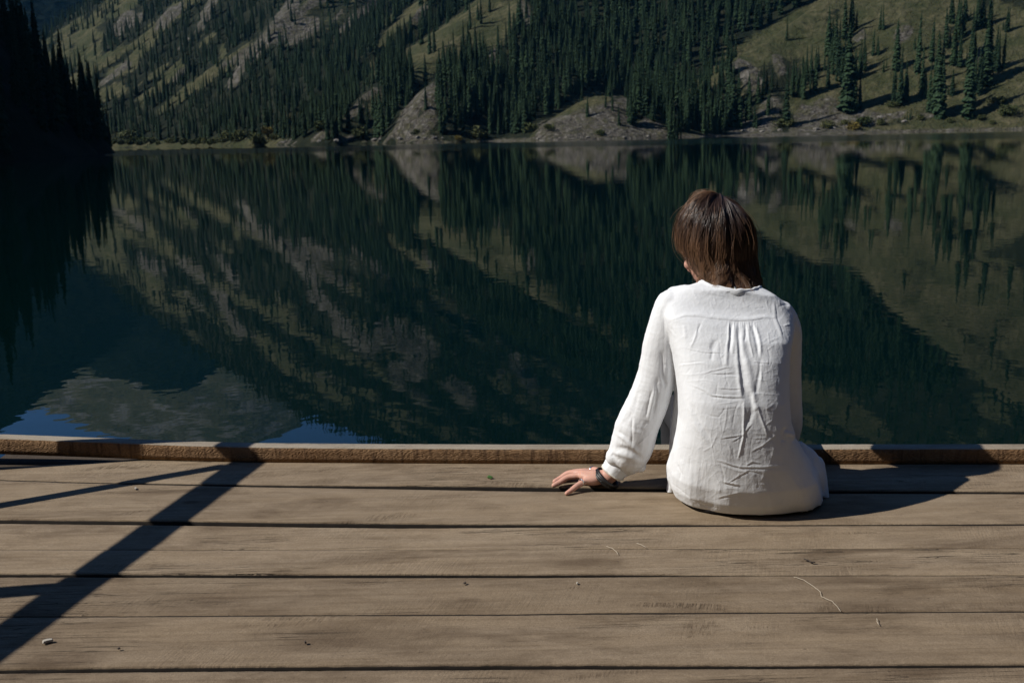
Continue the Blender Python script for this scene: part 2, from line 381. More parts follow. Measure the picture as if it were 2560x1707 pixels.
def in_frame(x, y, z, m=25):
    X, Y = proj(x, y, z); return (X > -m) & (X < 2560+m) & (Y > -m)
cands = []        # x, y, z, height, zone
def scatter(x0, x1, y0, y1, step, hf, zone, dens, hmin, hmax):
    xs = np.arange(x0, x1, step); ys = np.arange(y0, y1, step)
    X, Y = np.meshgrid(xs, ys); X = X.ravel()+RNG.uniform(-.48, .48, X.size)*step; Y = Y.ravel()+RNG.uniform(-.48, .48, Y.size)*step
    Z = hf(X, Y); p = dens(X, Y, Z); keep = RNG.random(X.size) < p
    X, Y, Z = X[keep], Y[keep], Z[keep]
    hh = hmin+(hmax-hmin)*RNG.random(X.size)**1.1
    if zone == 'main': hh = np.where((np.hypot(X, Y) < 660) & (np.arctan2(X, Y) > -.13), hh*1.22+1.5, hh*1.06+.5)
    for t in zip(X, Y, Z, hh): cands.append((*t, zone))
def dens_main(x, y, z):
    az = np.degrees(np.arctan2(x, y)); r = np.hypot(x, y)
    g, k = open_ground(x, y, z)
    d = np.where((g > .35) | (k > .35), np.where(r > 660, .14, .03), .93)
    d = d*np.where(z < WATER+2.0, 0, 1)
    ck = interp(az, CK_A, CK_R); d = d*(r < ck+25)*(az > -31)*(az < 33)
    PX, PY = proj(x, y, z); QX, QY = proj(x, y, 2*WATER-z)
    vis_hill = (PY > -5) & (PX > 1835+.95*(190-PY)*0) & (PX > 1840) & (PY > 330-(PX-1500)*.62) & (r < 560)
    d = np.where(vis_hill, .0, d)                       # the open right-hand hill: its spruces are set one by one
    mound = (PX > 1335) & (PX < 1560) & (PY > 238) & (PY < 352) & (r < 395); d = np.where(mound, 0, d)
    hid = (r > 640) & (az > 11); d = np.where(hid, d*.25, d)
    band = .5+.5*np.tanh(4*(fbm(x/35, y/35, 3)+.42)); d = np.where(r < 660, d, d*(.25+.75*band))
    return d
scatter(-620, 520, 320, 1200, 5.0, terrain, 'main', dens_main, 6, 14)
scatter(-90, 330, 330, 660, 5.0, terrain, 'main', lambda x, y, z: dens_main(x, y, z)*(np.hypot(x, y) < 650)*.75, 5, 13)
def dens_a(x, y, z):
    vis = (np.degrees(np.arctan2(x, y)) > -36)
    return np.where((z > WATER+.6) & vis & (z < 150), .8, 0)
scatter(-330, 10, 60, 470, 5.2, near_left, 'left', dens_a, 9, 18)
scatter(-400, 500, -280, 245, 8.0, back_h, 'back', lambda x, y, z: np.where((z > 1.5) & (z < 180), .85, 0), 9, 17)
def march(X, Y):
    d = ray(X, Y); t = np.arange(220, 900, .5)/np.hypot(d[0], d[1])
    x, y, z = d[0]*t, d[1]*t, CAM_H+d[2]*t
    hit = np.nonzero(terrain(x, y) >= z)[0]
    if not len(hit): return None
    i = hit[0]; return x[i], y[i], z[i]
# spruces of the right-hand hill and the mound, set where they stand: base x, base y, top y (measured)
LONE = [(1966,103,42),(2072,140,30),(2090,160,45),(2095,188,65),(2112,100,0),(2130,82,-10),(2208,76,14),(2118,280,85),(2136,282,150),(2160,176,88),(2182,142,78),(2240,178,64),
        (2247,266,130),(2262,258,162),(2293,185,52),(2304,246,130),(2328,155,58),(2345,295,108),(2334,288,150),(2380,240,178),(2383,164,60),(2394,98,-8),(2418,295,115),(2424,226,92),(2448,238,152),
        (2462,208,40),(2486,178,82),(2508,174,84),(2455,70,-15),(2412,55,-20),(1966,315,168),(1980,236,152),(2007,246,150),(1931,226,164),(1923,290,226),(2037,236,130),(2026,185,116),(2046,176,120),
        (2520,80,22),(2268,302,278),(2210,180,150),(1990,215,150),(2070,220,140),(2105,205,120),(2150,195,110),(2440,60,-12),(2475,60,-20),(2380,60,-25),
        (2016,205,118),(2083,130,52),(2300,130,66),(2352,200,120),(2365,120,30),(2400,170,80),(2430,150,40),
        (1468,300,242),(1514,281,218),(1532,288,215),(1548,316,262),(1570,295,234),(1590,292,231),(1615,295,190),(1634,308,218),(1661,308,240),(1683,346,261),(1675,345,275),(1692,346,280),
        (1720,330,255),(1740,322,232),(1760,335,240),(1775,330,236),(1800,332,262),(1815,325,230),(1830,318,170),(1845,260,172),(1850,322,200),(1870,300,190),(1895,262,185),(1908,240,160),(1885,318,262),(1700,330,240),(1645,285,205),(1622,290,215)]
LONE += [(X+random.uniform(-16, 16), Y+random.uniform(-8, 5), Y-(Y-Yt)*random.uniform(.45, .95)) for k_ in range(2) for X, Y, Yt in LONE if (X > 1850 and not 1960 < X < 1970) or (k_ == 0 and 1600 < X < 1850)]
for X, Y, Yt in LONE:
    p = march(X, Y)
    if p is None: continue
    r = math.hypot(p[0], p[1]); hgt = (Y-Yt)/FPX*r*1.03
    if X < 1700: zone = 'mound'
    elif X < 1840: zone = 'toe'
    else: zone = 'hill'
    cands.append((p[0], p[1], p[2], max(4, hgt), zone+('' if X != 1468 and X != 1966 else '_lone')))
# rank by the size they have in the picture: the largest 300 are single objects
cx_ = np.array([c[0] for c in cands]); cy_ = np.array([c[1] for c in cands]); cz_ = np.array([c[2] for c in cands]); ch_ = np.array([c[3] for c in cands])
size = ch_/np.hypot(cx_, cy_); vis = in_frame(cx_, cy_, cz_) & (cy_ > 150)
# is the top of the tree clear of what stands in front of it?  (a coarse look along the ray)
def clear_view(x, y, z):
    ok = np.ones(len(x), bool)
    for t in np.linspace(.55, .985, 36):
        X, Y, Z = x*t, y*t, CAM_H+(z-CAM_H)*t
        ok &= np.maximum(terrain(X, Y), near_left(X, Y)) < Z+1
    return ok
top_ok = clear_view(cx_, cy_, cz_+ch_*.9)
rank = np.where(vis & top_ok, size, 0)
zone_arr = np.array([c[4] for c in cands])
rank = np.where((rank > 0) & np.array([('hill' in z or 'mound' in z or 'toe' in z) for z in zone_arr]), rank+1, rank)
order = np.argsort(-rank)[:296]
single = np.zeros(len(cands), bool); single[order] = True
LAB = {'hill': ('dark green spruce among the scattered trees on the grassy right hillside', 'spruces on the grassy right hillside'),
       'toe': ('dark spruce in the dense stand at the shore between bare mound and grassy hill', 'spruces between the mound and the hill'),
       'mound': ('narrow dark spruce on or just right of the bare mound by the shore', 'spruces by the bare mound'),
       'main': ('tall dark green spruce in the dense forest behind the far shore', 'spruces of the far shore forest'),
       'left': ('black unlit spruce on the shaded slope at the left edge', 'spruces of the shaded left slope'),
       'mound_lone': ('lone small spruce on the open left side of the bare mound', None),
       'hill_lone': ('lone spruce on the grassy crest of the right hill, left of its other trees', None)}
lone_seen = set()
for i in order:
    x, y, z, hgt, zone = cands[i]
    lab, grp = LAB[zone if zone in LAB else zone.replace('_lone', '')]
    if zone.endswith('_lone'):
        if zone in lone_seen: zone = zone[:-5]; lab, grp = LAB[zone]
        lone_seen.add(zone)
    o = bpy.data.objects.new('spruce_tree', SPR[i % 6]); COL.objects.link(o)
    o.location = (x, y, z-.3); w = hgt*(.78+.34*random.random()); o.scale = (w, w, hgt); o.rotation_euler = (random.uniform(-.035, .035), random.uniform(-.035, .035), random.random()*6.28)
    tag(o, lab, 'tree', grp)
# the rest of the forest: one object that plants the same spruces on a cloud of points
rest = np.nonzero(~single)[0]
fm = bpy.data.meshes.new('forest'); fm.vertices.add(len(rest))
fm.vertices.foreach_set('co', np.stack([cx_[rest], cy_[rest], cz_[rest]-.3], -1).astype(np.float32).ravel())
setattr_f(fm, 'hgt', ch_[rest]); setattr_f(fm, 'wid', ch_[rest]*RNG.uniform(.82, 1.2, len(rest))); setattr_f(fm, 'rot', RNG.uniform(0, 6.28, len(rest)))
a = fm.attributes.new('pick', 'INT', 'POINT'); a.data.foreach_set('value', RNG.integers(0, 6, len(rest)).astype(np.int32)); fm.update()
forest = tag(obj('forest', fm), 'dense dark spruce forest covering the mountainsides beyond the lake', 'forest', kind='stuff')
src = bpy.data.collections.new('spruce_source')
for i, m in enumerate(SPR): src.objects.link(bpy.data.objects.new('spruce_source_%d' % i, m))
ng = bpy.data.node_groups.new('plant_trees', 'GeometryNodeTree')
ng.interface.new_socket('Geometry', in_out='INPUT', socket_type='NodeSocketGeometry'); ng.interface.new_socket('Geometry', in_out='OUTPUT', socket_type='NodeSocketGeometry')
def gn(t): return ng.nodes.new(t)
gi, go = gn('NodeGroupInput'), gn('NodeGroupOutput'); iop = gn('GeometryNodeInstanceOnPoints'); ci = gn('GeometryNodeCollectionInfo')
ci.inputs['Collection'].default_value = src; ci.inputs['Separate Children'].default_value = True; ci.inputs['Reset Children'].default_value = True
def na(nm, ty): q = gn('GeometryNodeInputNamedAttribute'); q.data_type = ty; q.inputs['Name'].default_value = nm; return q.outputs['Attribute']
sxyz = gn('ShaderNodeCombineXYZ'); rxyz = gn('ShaderNodeCombineXYZ')
wd, ht, ro = na('wid', 'FLOAT'), na('hgt', 'FLOAT'), na('rot', 'FLOAT')
for a_, b_ in ((wd, sxyz.inputs[0]), (wd, sxyz.inputs[1]), (ht, sxyz.inputs[2]), (ro, rxyz.inputs[2])): ng.links.new(a_, b_)
e2r = gn('FunctionNodeEulerToRotation'); ng.links.new(rxyz.outputs[0], e2r.inputs[0])
iop.inputs['Pick Instance'].default_value = True
for a_, b_ in ((gi.outputs[0], iop.inputs['Points']), (ci.outputs[0], iop.inputs['Instance']), (na('pick', 'INT'), iop.inputs['Instance Index']),
               (e2r.outputs[0], iop.inputs['Rotation']), (sxyz.outputs[0], iop.inputs['Scale']), (iop.outputs[0], go.inputs[0])): ng.links.new(a_, b_)
forest.modifiers.new('plant', 'NODES').node_group = ng

# ------------------------------------------------------------------ shrubs along the shore
def shrub_mesh(seed, mat):
    rg = np.random.default_rng(seed); V = []; F = []
    lob = [(rg.normal()*.28, rg.normal()*.28, .3+.3*rg.random(), .3+.25*rg.random()) for _ in range(7)]
    for _ in range(620):
        lx, ly, lz, lr = lob[rg.integers(0, 7)]
        d = rg.normal(size=3); d /= np.linalg.norm(d); q = lr*(rg.random()**.33)
        c = np.array([lx, ly, lz])+d*q; c[2] = max(.02, c[2])
        a = rg.normal(size=3); a /= np.linalg.norm(a); b = np.cross(a, rg.normal(size=3)); b /= np.linalg.norm(b); s = .05+.05*rg.random()
        n = len(V); V += [c+a*s*1.5, c+b*s*.7, c-a*s*1.5, c-b*s*.7]; F.append((n, n+1, n+2, n+3))
    return mesh_np('shrub', V, F, [mat], smooth=False)
SHR = [shrub_mesh(50+i, M_SHRUB) for i in range(3)]; SHY = shrub_mesh(60, M_SHRUBY)
sb = [(x+random.uniform(-8, 8), 362-.006*(x-270)+random.uniform(-4, 0), random.uniform(9, 18), 'l') for x in range(285, 560, 13)]
sb += [(330,352,30,'l'),(600,350,26,'l'),(640,354,22,'l'),(570,348,24,'l'),(690,350,18,'l')]
sb += [(675,335,20,'y'),(805,325,26,'m'),(900,340,22,'m'),(1150,350,12,'y'),(1190,340,26,'m'),(1210,345,20,'m'),(970,315,14,'y'),(1040,335,14,'m'),(1325,330,24,'m'),(1500,338,16,'m'),(1375,325,18,'m')]
sb += [(2135,325,22,'y'),(2155,315,26,'r'),(1970,318,24,'r'),(2200,312,16,'r'),(2300,300,14,'r'),(2450,300,14,'r'),(2500,260,20,'r'),(2520,288,24,'r'),(2110,312,14,'r'),(2070,320,18,'r'),(2375,306,12,'r'),(2230,270,16,'r'),(2480,310,10,'r')]
SL = {'l': ('pale green shrub in the low row along the far left shore', 'shrubs along the far left shore'),
      'm': ('green shrub at the waterline below the forest in the middle of the far shore', 'shrubs below the middle forest'),
      'r': ('green shrub on the bank at the foot of the grassy right hill', 'shrubs at the foot of the right hill'),
      'y': ('yellowing shrub standing out near the far waterline', 'yellowing shrubs by the far shore')}
for X, Y, hp, k in sb:
    p = march(X, Y)
    if p is None:
        a, e = azel(X, Y); r = interp(a, SHORE_A, SHORE_R)+8; p = (r*math.sin(R(a)), r*math.cos(R(a)), WATER+1.2)
    r = math.hypot(p[0], p[1]); s = hp/FPX*r
    o = bpy.data.objects.new('shrub', SHY if k == 'y' else random.choice(SHR)); COL.objects.link(o)
    o.location = (p[0], p[1], p[2]-.1*s); o.scale = (s*1.15, s*1.15, s); o.rotation_euler = (0, 0, random.random()*6)
    tag(o, SL[k][0], 'shrub', SL[k][1])

# ------------------------------------------------------------------ boulders by the far waterline
M_BOULDER = NT('boulder_stone'); _p = M_BOULDER.obj_co()
M_BOULDER = M_BOULDER.set(Base_Color=M_BOULDER.ramp(M_BOULDER.noise(_p, 2.2, 5, .65), [(.35, (.045, .042, .036)), (.5, (.13, .12, .105)), (.68, (.26, .25, .225))]), Roughness=.95)
def boulder_mesh(seed):
    bm = bmesh.new(); bmesh.ops.create_icosphere(bm, subdivisions=3, radius=1)
    for v in bm.verts:
        a, b, c = v.co; n = fbm(np.array([a*1.3+seed*7.1+c]), np.array([b*1.3+c*.9]), 4)[0]; f = fbm(np.array([a*4+seed]), np.array([b*4+c*3]), 2)[0]
        v.co *= 1+.45*n+.12*f; v.co.z *= .72
    me = bpy.data.meshes.new('boulder'); bm.to_mesh(me); bm.free(); me.materials.append(M_BOULDER); return me
BLD = [boulder_mesh(i) for i in range(4)]
for X, Y, hp_, k in [(705,358,5,'m'),(712,357,7,'m'),(798,354,6,'m'),(840,352,8,'m'),(935,352,9,'m'),(950,350,6,'m'),(1000,348,8,'g'),(1022,347,6,'g'),(1045,346,9,'g'),(1062,347,6,'g'),(1085,346,8,'g'),(1105,347,6,'g'),(1030,318,6,'g'),(1060,300,5,'g'),
        (1345,349,6,'f'),(1400,346,5,'f'),(1470,345,7,'f'),(1560,345,6,'f'),(1620,343,7,'f'),(1510,318,6,'f'),(1860,330,8,'e'),(1905,330,7,'e'),(1950,328,8,'e'),(2040,325,9,'e'),(2085,322,7,'e'),(2180,312,6,'e'),(2260,305,7,'e'),(2200,296,10,'e'),(2225,290,8,'e')]:
    pt = march(X, Y)
    if pt is None: continue
    s = hp_/FPX*math.hypot(pt[0], pt[1])*.7
    o = bpy.data.objects.new('boulder', random.choice(BLD)); COL.objects.link(o); o.location = (pt[0], pt[1], pt[2]+s*.15); o.scale = (s*random.uniform(.9, 1.5), s*random.uniform(.9, 1.3), s); o.rotation_euler = (random.uniform(-.3, .3), random.uniform(-.3, .3), random.random()*6)
    lb, gp = {'m': ('small stone at the waterline below the middle forest, left of the rock face', 'stones left of the rock face'), 'g': ('boulder on or below the steep pale rock face at the far shore', 'boulders of the rock face'),
              'f': ('boulder lying on the bare mound at the far shore', 'boulders of the bare mound'), 'e': ('pale boulder on the stony bank below the grassy right hill', 'boulders below the right hill')}[k]
    tag(o, lb, 'boulder', gp)

# ------------------------------------------------------------------ the lake
def mat_water():
    t = NT('lake_water'); p = t.pos()
    q = t.scale(p, (1, 1.0, 1))
    a = t.noise(q, 5.0, 2, .5); b = t.noise(q, 1.2, 3, .55); c = t.noise(q, .25, 2, .5)
    h = t.math('ADD', t.math('MULTIPLY', a, .0005), t.math('ADD', t.math('MULTIPLY', b, .0019), t.math('MULTIPLY', c, .0045)))
    nb = t.bump(h, 1.0, 1.0)
    # wind-ruffled lane in front of the far shore
    sx = t.n('ShaderNodeSeparateXYZ'); t.l(p, sx.inputs[0])
    yy = t.math('ADD', sx.outputs[1], t.math('ADD', t.math('MULTIPLY', sx.outputs[0], .30), t.math('MULTIPLY', t.noise(p, .02, 3), 40)))
    band = t.math('MULTIPLY', t.rng(yy, 140, 175, 0, 1), t.rng(yy, 255, 300, 1, 0))
    rough = t.math('ADD', .006, t.math('MULTIPLY', band, .12))
    base = t.mix(band, (.0007, .0062, .0060), (.0008, .0075, .0085))
    return t.set(Base_Color=base, Roughness=rough, IOR=1.38, Normal=nb)
wm = mesh_np('lake', np.array([(-6000, -600, WATER), (6000, -600, WATER), (6000, 9000, WATER), (-6000, 9000, WATER)]), np.array([[0, 1, 2, 3]]), [mat_water()], smooth=False)
lake = tag(obj('water', wm), kind='structure')
# ------------------------------------------------------------------ weathered boards
def mat_boards(name, lo, hi, front=False):
    t = NT(name); p0 = t.obj_co()
    rnd = t.n('ShaderNodeObjectInfo').outputs['Random']
    off = t.n('ShaderNodeCombineXYZ'); t.l(t.math('MULTIPLY', rnd, 37.0), off.inputs[0]); t.l(t.math('MULTIPLY', rnd, 11.0), off.inputs[1]); t.l(t.math('MULTIPLY', rnd, 5.0), off.inputs[2])
    add = t.n('ShaderNodeVectorMath', operation='ADD'); t.l(p0, add.inputs[0]); t.l(off.outputs[0], add.inputs[1]); p = add.outputs[0]
    grain = t.noise(t.scale(p, (1.6, 60, 60)), 1.0, 5, .65, .6)
    fine = t.noise(t.scale(p, (9, 420, 420)), 1.0, 3, .7)
    broad = t.noise(t.scale(p, (1.1, 9, 9)), 1.0, 4, .6, .8)
    blot = t.noise(t.scale(p, (2.6, 7, 7)), 1.0, 5, .62, .4)
    rough_n = t.noise(p, 60, 4, .7)
    spk = t.noise(t.scale(p, (70, 130, 130)), 1.0, 2, .5)
    # saw marks: fine slanting lines across the board, in patches
    rot = t.n('ShaderNodeMapping'); rot.inputs['Rotation'].default_value = (0, 0, .3); t.l(p, rot.inputs['Vector'])
    wvf = t.noise(t.scale(rot.outputs[0], (170, 16, 16)), 1.0, 2, .5)
    mott = t.noise(t.scale(p, (7, 16, 16)), 1.0, 6, .72, .5); grit = t.noise(p, 420, 2, .6)
    torn = t.math('MULTIPLY', t.rng(t.noise(t.scale(p, (1.7, 8, 8), (5, 2, 8)), 1.0, 4, .65, .6), .60, .72, 0, 1), t.rng(t.noise(t.scale(rot.outputs[0], (190, 26, 26)), 1.0, 3, .6), .42, .62, 0, 1))
    sawm = t.rng(t.noise(t.scale(p, (2.2, 5, 5), (3, 1, 0)), 1.0, 3), .46, .66, 0, 1)
    saw = t.math('MULTIPLY', t.rng(wvf, .38, .62, 0, 1), sawm)
    c = t.mix(t.rng(t.math('ADD', t.math('MULTIPLY', grain, .45), t.math('MULTIPLY', mott, .55)), .34, .66, 0, 1), lo, hi)
    c = t.mix(t.rng(broad, .3, .7, 0, .55), c, (hi[0]*.98, hi[1]*.94, hi[2]*.86))
    c = t.mix(t.rng(blot, .52, .70, 0, .62), c, (lo[0]*.56, lo[1]*.50, lo[2]*.45))
    c = t.mix(t.rng(blot, .46, .26, 0, .55), c, (hi[0]*1.12, hi[1]*1.14, hi[2]*1.14))
    c = t.mix(t.rng(fine, .36, .28, 0, .45), c, (lo[0]*.55, lo[1]*.5, lo[2]*.45))
    c = t.mix(t.math('MULTIPLY', saw, .10), c, (lo[0]*.6, lo[1]*.55, lo[2]*.5))
    c = t.mix(t.math('MULTIPLY', t.rng(spk, .70, .76, 0, .8), t.rng(blot, .4, .6, 0.1, 1)), c, (.03, .022, .016))
    c = t.mix(t.math('MULTIPLY', torn, .75), c, (lo[0]*.38, lo[1]*.32, lo[2]*.27))
    c = t.mix(t.rng(grit, .3, .7, .42, 0), c, (lo[0]*.4, lo[1]*.37, lo[2]*.34))
    c = t.mix(1.0, c, t.ramp(rnd, [(0, (.88, .86, .84)), (1, (1.12, 1.12, 1.12))]), 'MULTIPLY')
    # knots
    vk = t.n('ShaderNodeTexVoronoi'); vk.inputs['Scale'].default_value = 1.0; t.l(t.scale(p, (2.0, 4.3, 4.3)), vk.inputs['Vector'])
    kd = vk.outputs['Distance']
    c = t.mix(t.rng(kd, .075, .03, 0, .6), c, (lo[0]*.5, lo[1]*.42, lo[2]*.36))
    # splits along the grain
    cr = t.noise(t.scale(p, (.9, 34, 34), (9, 4, 2)), 1.0, 4, .6, 1.0)
    crm = t.math('MULTIPLY', t.rng(t.math('ABSOLUTE', t.math('SUBTRACT', cr, .5)), 0, .006, 1, 0), t.rng(t.noise(t.scale(p, (1.1, 3, 3), (1, 7, 0)), 1.0, 2), .52, .6, 0, 1))
    c = t.mix(t.math('MULTIPLY', crm, .75), c, (.035, .026, .02))
    h = t.math('ADD', t.math('MULTIPLY', grain, .0022), t.math('ADD', t.math('MULTIPLY', fine, .0007), t.math('MULTIPLY', saw, .0005)))
    h = t.math('ADD', h, t.math('MULTIPLY', rough_n, .0011)); h = t.math('SUBTRACT', h, t.math('MULTIPLY', crm, .003))
    h = t.math('ADD', h, t.math('ADD', t.math('MULTIPLY', mott, .004), t.math('MULTIPLY', grit, .0006))); h = t.math('SUBTRACT', h, t.math('MULTIPLY', torn, .0014))
    return t.set(Base_Color=c, Roughness=.9, Specular_IOR_Level=.2, Normal=t.bump(h, 1.0, .9))
def mat_beam_front():
    t = NT('brown_sawn_face'); p = t.obj_co()
    w = t.n('ShaderNodeTexWave', wave_type='RINGS', rings_direction='Y'); w.inputs['Scale'].default_value = 7; w.inputs['Distortion'].default_value = 16
    w.inputs['Detail'].default_value = 3; w.inputs['Detail Scale'].default_value = 1.4
    t.l(t.scale(p, (2.2, 1, 9)), w.inputs['Vector'])
    n = t.noise(t.scale(p, (5, 5, 40)), 1.0, 5, .65); k = t.noise(t.scale(p, (4, 1, 6)), 1.0, 3); v = t.noise(t.scale(p, (60, 20, 8)), 1.0, 3)
    c = t.mix(t.rng(k, .3, .7, 0, 1), (.19, .108, .055), (.30, .19, .105))
    c = t.mix(t.math('MULTIPLY', w.outputs['Fac'], .35), c, (.09, .048, .024))
    c = t.mix(t.rng(v, .52, .68, 0, .75), c, (.07, .04, .024))
    h = t.math('ADD', t.math('MULTIPLY', w.outputs['Fac'], .0014), t.math('ADD', t.math('MULTIPLY', n, .004), t.math('MULTIPLY', v, .0022)))
    return t.set(Base_Color=c, Roughness=.9, Specular_IOR_Level=.15, Normal=t.bump(h, 1.0, 1.0))
M_BOARD = mat_boards('weathered_boards', (.126, .090, .058), (.318, .250, .176))
M_BEAM = mat_boards('weathered_beam_top', (.28, .24, .19), (.43, .385, .32)); M_BEAMF = mat_beam_front()
M_SIDE = NT('shaded_board_edge').set(Base_Color=(.028, .021, .016), Roughness=.95)  # shade of the gaps put into the colour of the board sides
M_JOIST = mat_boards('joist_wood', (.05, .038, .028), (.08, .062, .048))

def deck_line(pts):
    q = np.array([deck(X, Y)[:2] for X, Y in pts]); q = q[np.argsort(q[:, 0])]
    def f(x):
        y = np.interp(x, q[:, 0], q[:, 1])
        s0 = (q[-1, 1]-q[0, 1])/(q[-1, 0]-q[0, 0])
        y = np.where(x < q[0, 0], q[0, 1]+(x-q[0, 0])*s0, y); return np.where(x > q[-1, 0], q[-1, 1]+(x-q[-1, 0])*s0, y)
    return f
# traced gap lines: (X, Y, gap thickness in photo pixels)
GAPS = [[(0,1166,2),(240,1155,2),(330,1146,2),(420,1140,2),(653,1143,2),(1280,1147,2),(2560,1148,2)],
        [(0,1199,1.2),(245,1206,1.6),(653,1213,3.5),(1000,1217,6),(1280,1220,8.5),(1500,1222,8),(2080,1228,5.5),(2560,1230,5)],
        [(0,1301,7),(400,1305,7.5),(1007,1312,8),(1280,1312,5.5),(1700,1311,3.5),(1879,1311,2.4),(2560,1309,1.5)],
        [(0,1371,.9),(600,1372,.8),(1280,1371,.9),(1900,1369,.8),(2560,1368,1.)],
        [(0,1435.5,6.5),(653,1437,6.5),(1280,1437.5,6),(1540,1436,6),(1800,1437,2.5),(2560,1435.5,1.8)],
        [(0,1539,1.1),(400,1538,.8),(849,1535,.9),(1280,1534,.8),(1500,1531,.8),(2205,1528,1.2),(2560,1526,1.4)],
        [(0,1675,10),(653,1668,9.5),(1280,1664.5,10),(1900,1664,8),(2560,1661,7.5)],
        [(0,1850,9),(1280,1838,8),(2560,1830,9)], [(0,2080,9),(1280,2066,8),(2560,2050,9)]]
dock = empty('wooden_dock', (0, 2.4, 0)); dock_inv = Matrix.Translation((0, -2.4, 0))
tag(dock, 'weathered grey brown plank dock with a raised edge beam over the lake', 'dock')
def shift(me, o):
    me.transform(Matrix.Translation(-Vector(o))); return me
xs = np.arange(-3.4, 3.6, .011)
def edge(i, side):
    pts = [(X, Y+side*(g*.62 if g > 3 else g*.4)) for X, Y, g in GAPS[i]]; return deck_line(pts)(xs)
for i in range(len(GAPS)-1):
    yf, yn = edge(i, 1), edge(i+1, -1)              # far edge, near edge
    rg = np.random.default_rng(70+i); s = rg.random()*50
    gf = np.interp(xs, *np.array([(deck(X, Y)[0], g) for X, Y, g in GAPS[i]]).T); gn_ = np.interp(xs, *np.array([(deck(X, Y)[0], g) for X, Y, g in GAPS[i+1]]).T)
    af, an = np.minimum(.0004+.00028*gf, .0022), np.minimum(.0004+.00028*gn_, .0022)
    yf = yf-np.abs(fbm(xs*6+s, xs*0+s, 4))*af*1.6-af*1.2*np.abs(fbm(xs*45+s, xs*0, 3))
    yn = yn+np.abs(fbm(xs*6+s+9, xs*0+s, 4))*an*1.6+an*1.2*np.abs(fbm(xs*45+s+5, xs*0, 3))
    tt = np.array([0, 0, .006, .02, .06, .12, .2, .28, .36, .44, .52, .6, .68, .76, .84, .9, .95, .985, 1, 1])
    zz = np.array([-.045, -.0045, -.0012, -.0002] + [0]*12 + [-.0003, -.0014, -.005, -.045])
    W = yn[None, :]+(yf-yn)[None, :]*tt[:, None]
    X2 = np.repeat(xs[None, :], len(tt), 0)
    Z = zz[:, None]+.0011*fbm(X2*1.3+s, W*14, 3)+(rg.random()-.5)*.003+np.zeros_like(X2)
    Z[1] += .0036*np.clip(1-gn_/5, 0, 1); Z[-2] += .0036*np.clip(1-gf/5, 0, 1)
    Z[1] -= .0018*np.abs(fbm(xs*25+s, xs*0, 3)); Z[-2] -= .0018*np.abs(fbm(xs*25+s+4, xs*0, 3))
    V = np.stack([X2, W, Z], -1).reshape(-1, 3)
    nr, nc = X2.shape; idx = np.arange(nr*nc).reshape(nr, nc)
    F = np.stack([idx[:-1, :-1], idx[:-1, 1:], idx[1:, 1:], idx[1:, :-1]], -1).reshape(-1, 4)
    bot = np.stack([idx[0, :-1], idx[-1, :-1], idx[-1, 1:], idx[0, 1:]], -1)
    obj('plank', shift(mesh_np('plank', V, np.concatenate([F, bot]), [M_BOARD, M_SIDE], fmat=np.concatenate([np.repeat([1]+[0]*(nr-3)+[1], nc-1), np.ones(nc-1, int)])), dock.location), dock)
# raised beam along the outer edge
bl = deck_line([(0,1146),(150,1148),(300,1151),(500,1155),(653,1157.5),(1280,1161),(1900,1162),(2560,1162)])(xs)
lift = .012*np.clip((-xs-.85)/.9, 0, 1.3)**1.5; hgt = .049+.006*np.clip((-xs-.5)/1.2, 0, 1); dep = .056
n1 = fbm(xs*7, xs*0+3, 4)*.001; n2 = fbm(xs*40, xs*0+8, 3)*.0008
yfb = bl+.003+lift*.2
prof = [(0, 0), (n1, hgt*.3), (n1*1.2, hgt*.65), (n1*1.2+.0004, hgt-.0016+n1+n2), (.0022+n2, hgt+n1), (dep*.4, hgt+.0006+n1), (dep*.75, hgt+n1*.8), (dep-.004+n1, hgt-.001+n2), (dep+n1, hgt-.005), (dep, 0)]
rows = [np.stack([xs, yfb+np.zeros_like(xs)+a, .002+lift+b+np.zeros_like(xs)], -1) for a, b in prof]
V = np.stack(rows).reshape(-1, 3); nr, nc = len(prof), len(xs); idx = np.arange(nr*nc).reshape(nr, nc)
F = []; fm_ = []
for r_ in range(nr):
    r2 = (r_+1) % nr
    f = np.stack([idx[r_, :-1], idx[r_, 1:], idx[r2, 1:], idx[r2, :-1]], -1); F.append(f); fm_.append(np.full(len(f), 1 if r_ < 3 else 0))
obj('edge_beam', shift(mesh_np('edge_beam', V, np.concatenate(F), [M_BEAM, M_BEAMF], fmat=np.concatenate(fm_)), dock.location), dock)
def box_mesh(name, lo, hi, mat, bev=.004):
    bm = bmesh.new(); bmesh.ops.create_cube(bm, size=1)
    for v in bm.verts: v.co = Vector([lo[k]+(v.co[k]+.5)*(hi[k]-lo[k]) for k in range(3)])
    bmesh.ops.bevel(bm, geom=bm.edges[:], offset=bev, segments=2, affect='EDGES')
    me = bpy.data.meshes.new(name); bm.to_mesh(me); bm.free(); me.materials.append(mat); return me
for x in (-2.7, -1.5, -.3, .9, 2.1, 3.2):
    obj('joist', shift(box_mesh('joist', (x-.05, .2, -.20), (x+.05, 3.02, -.0475), M_JOIST), dock.location), dock)
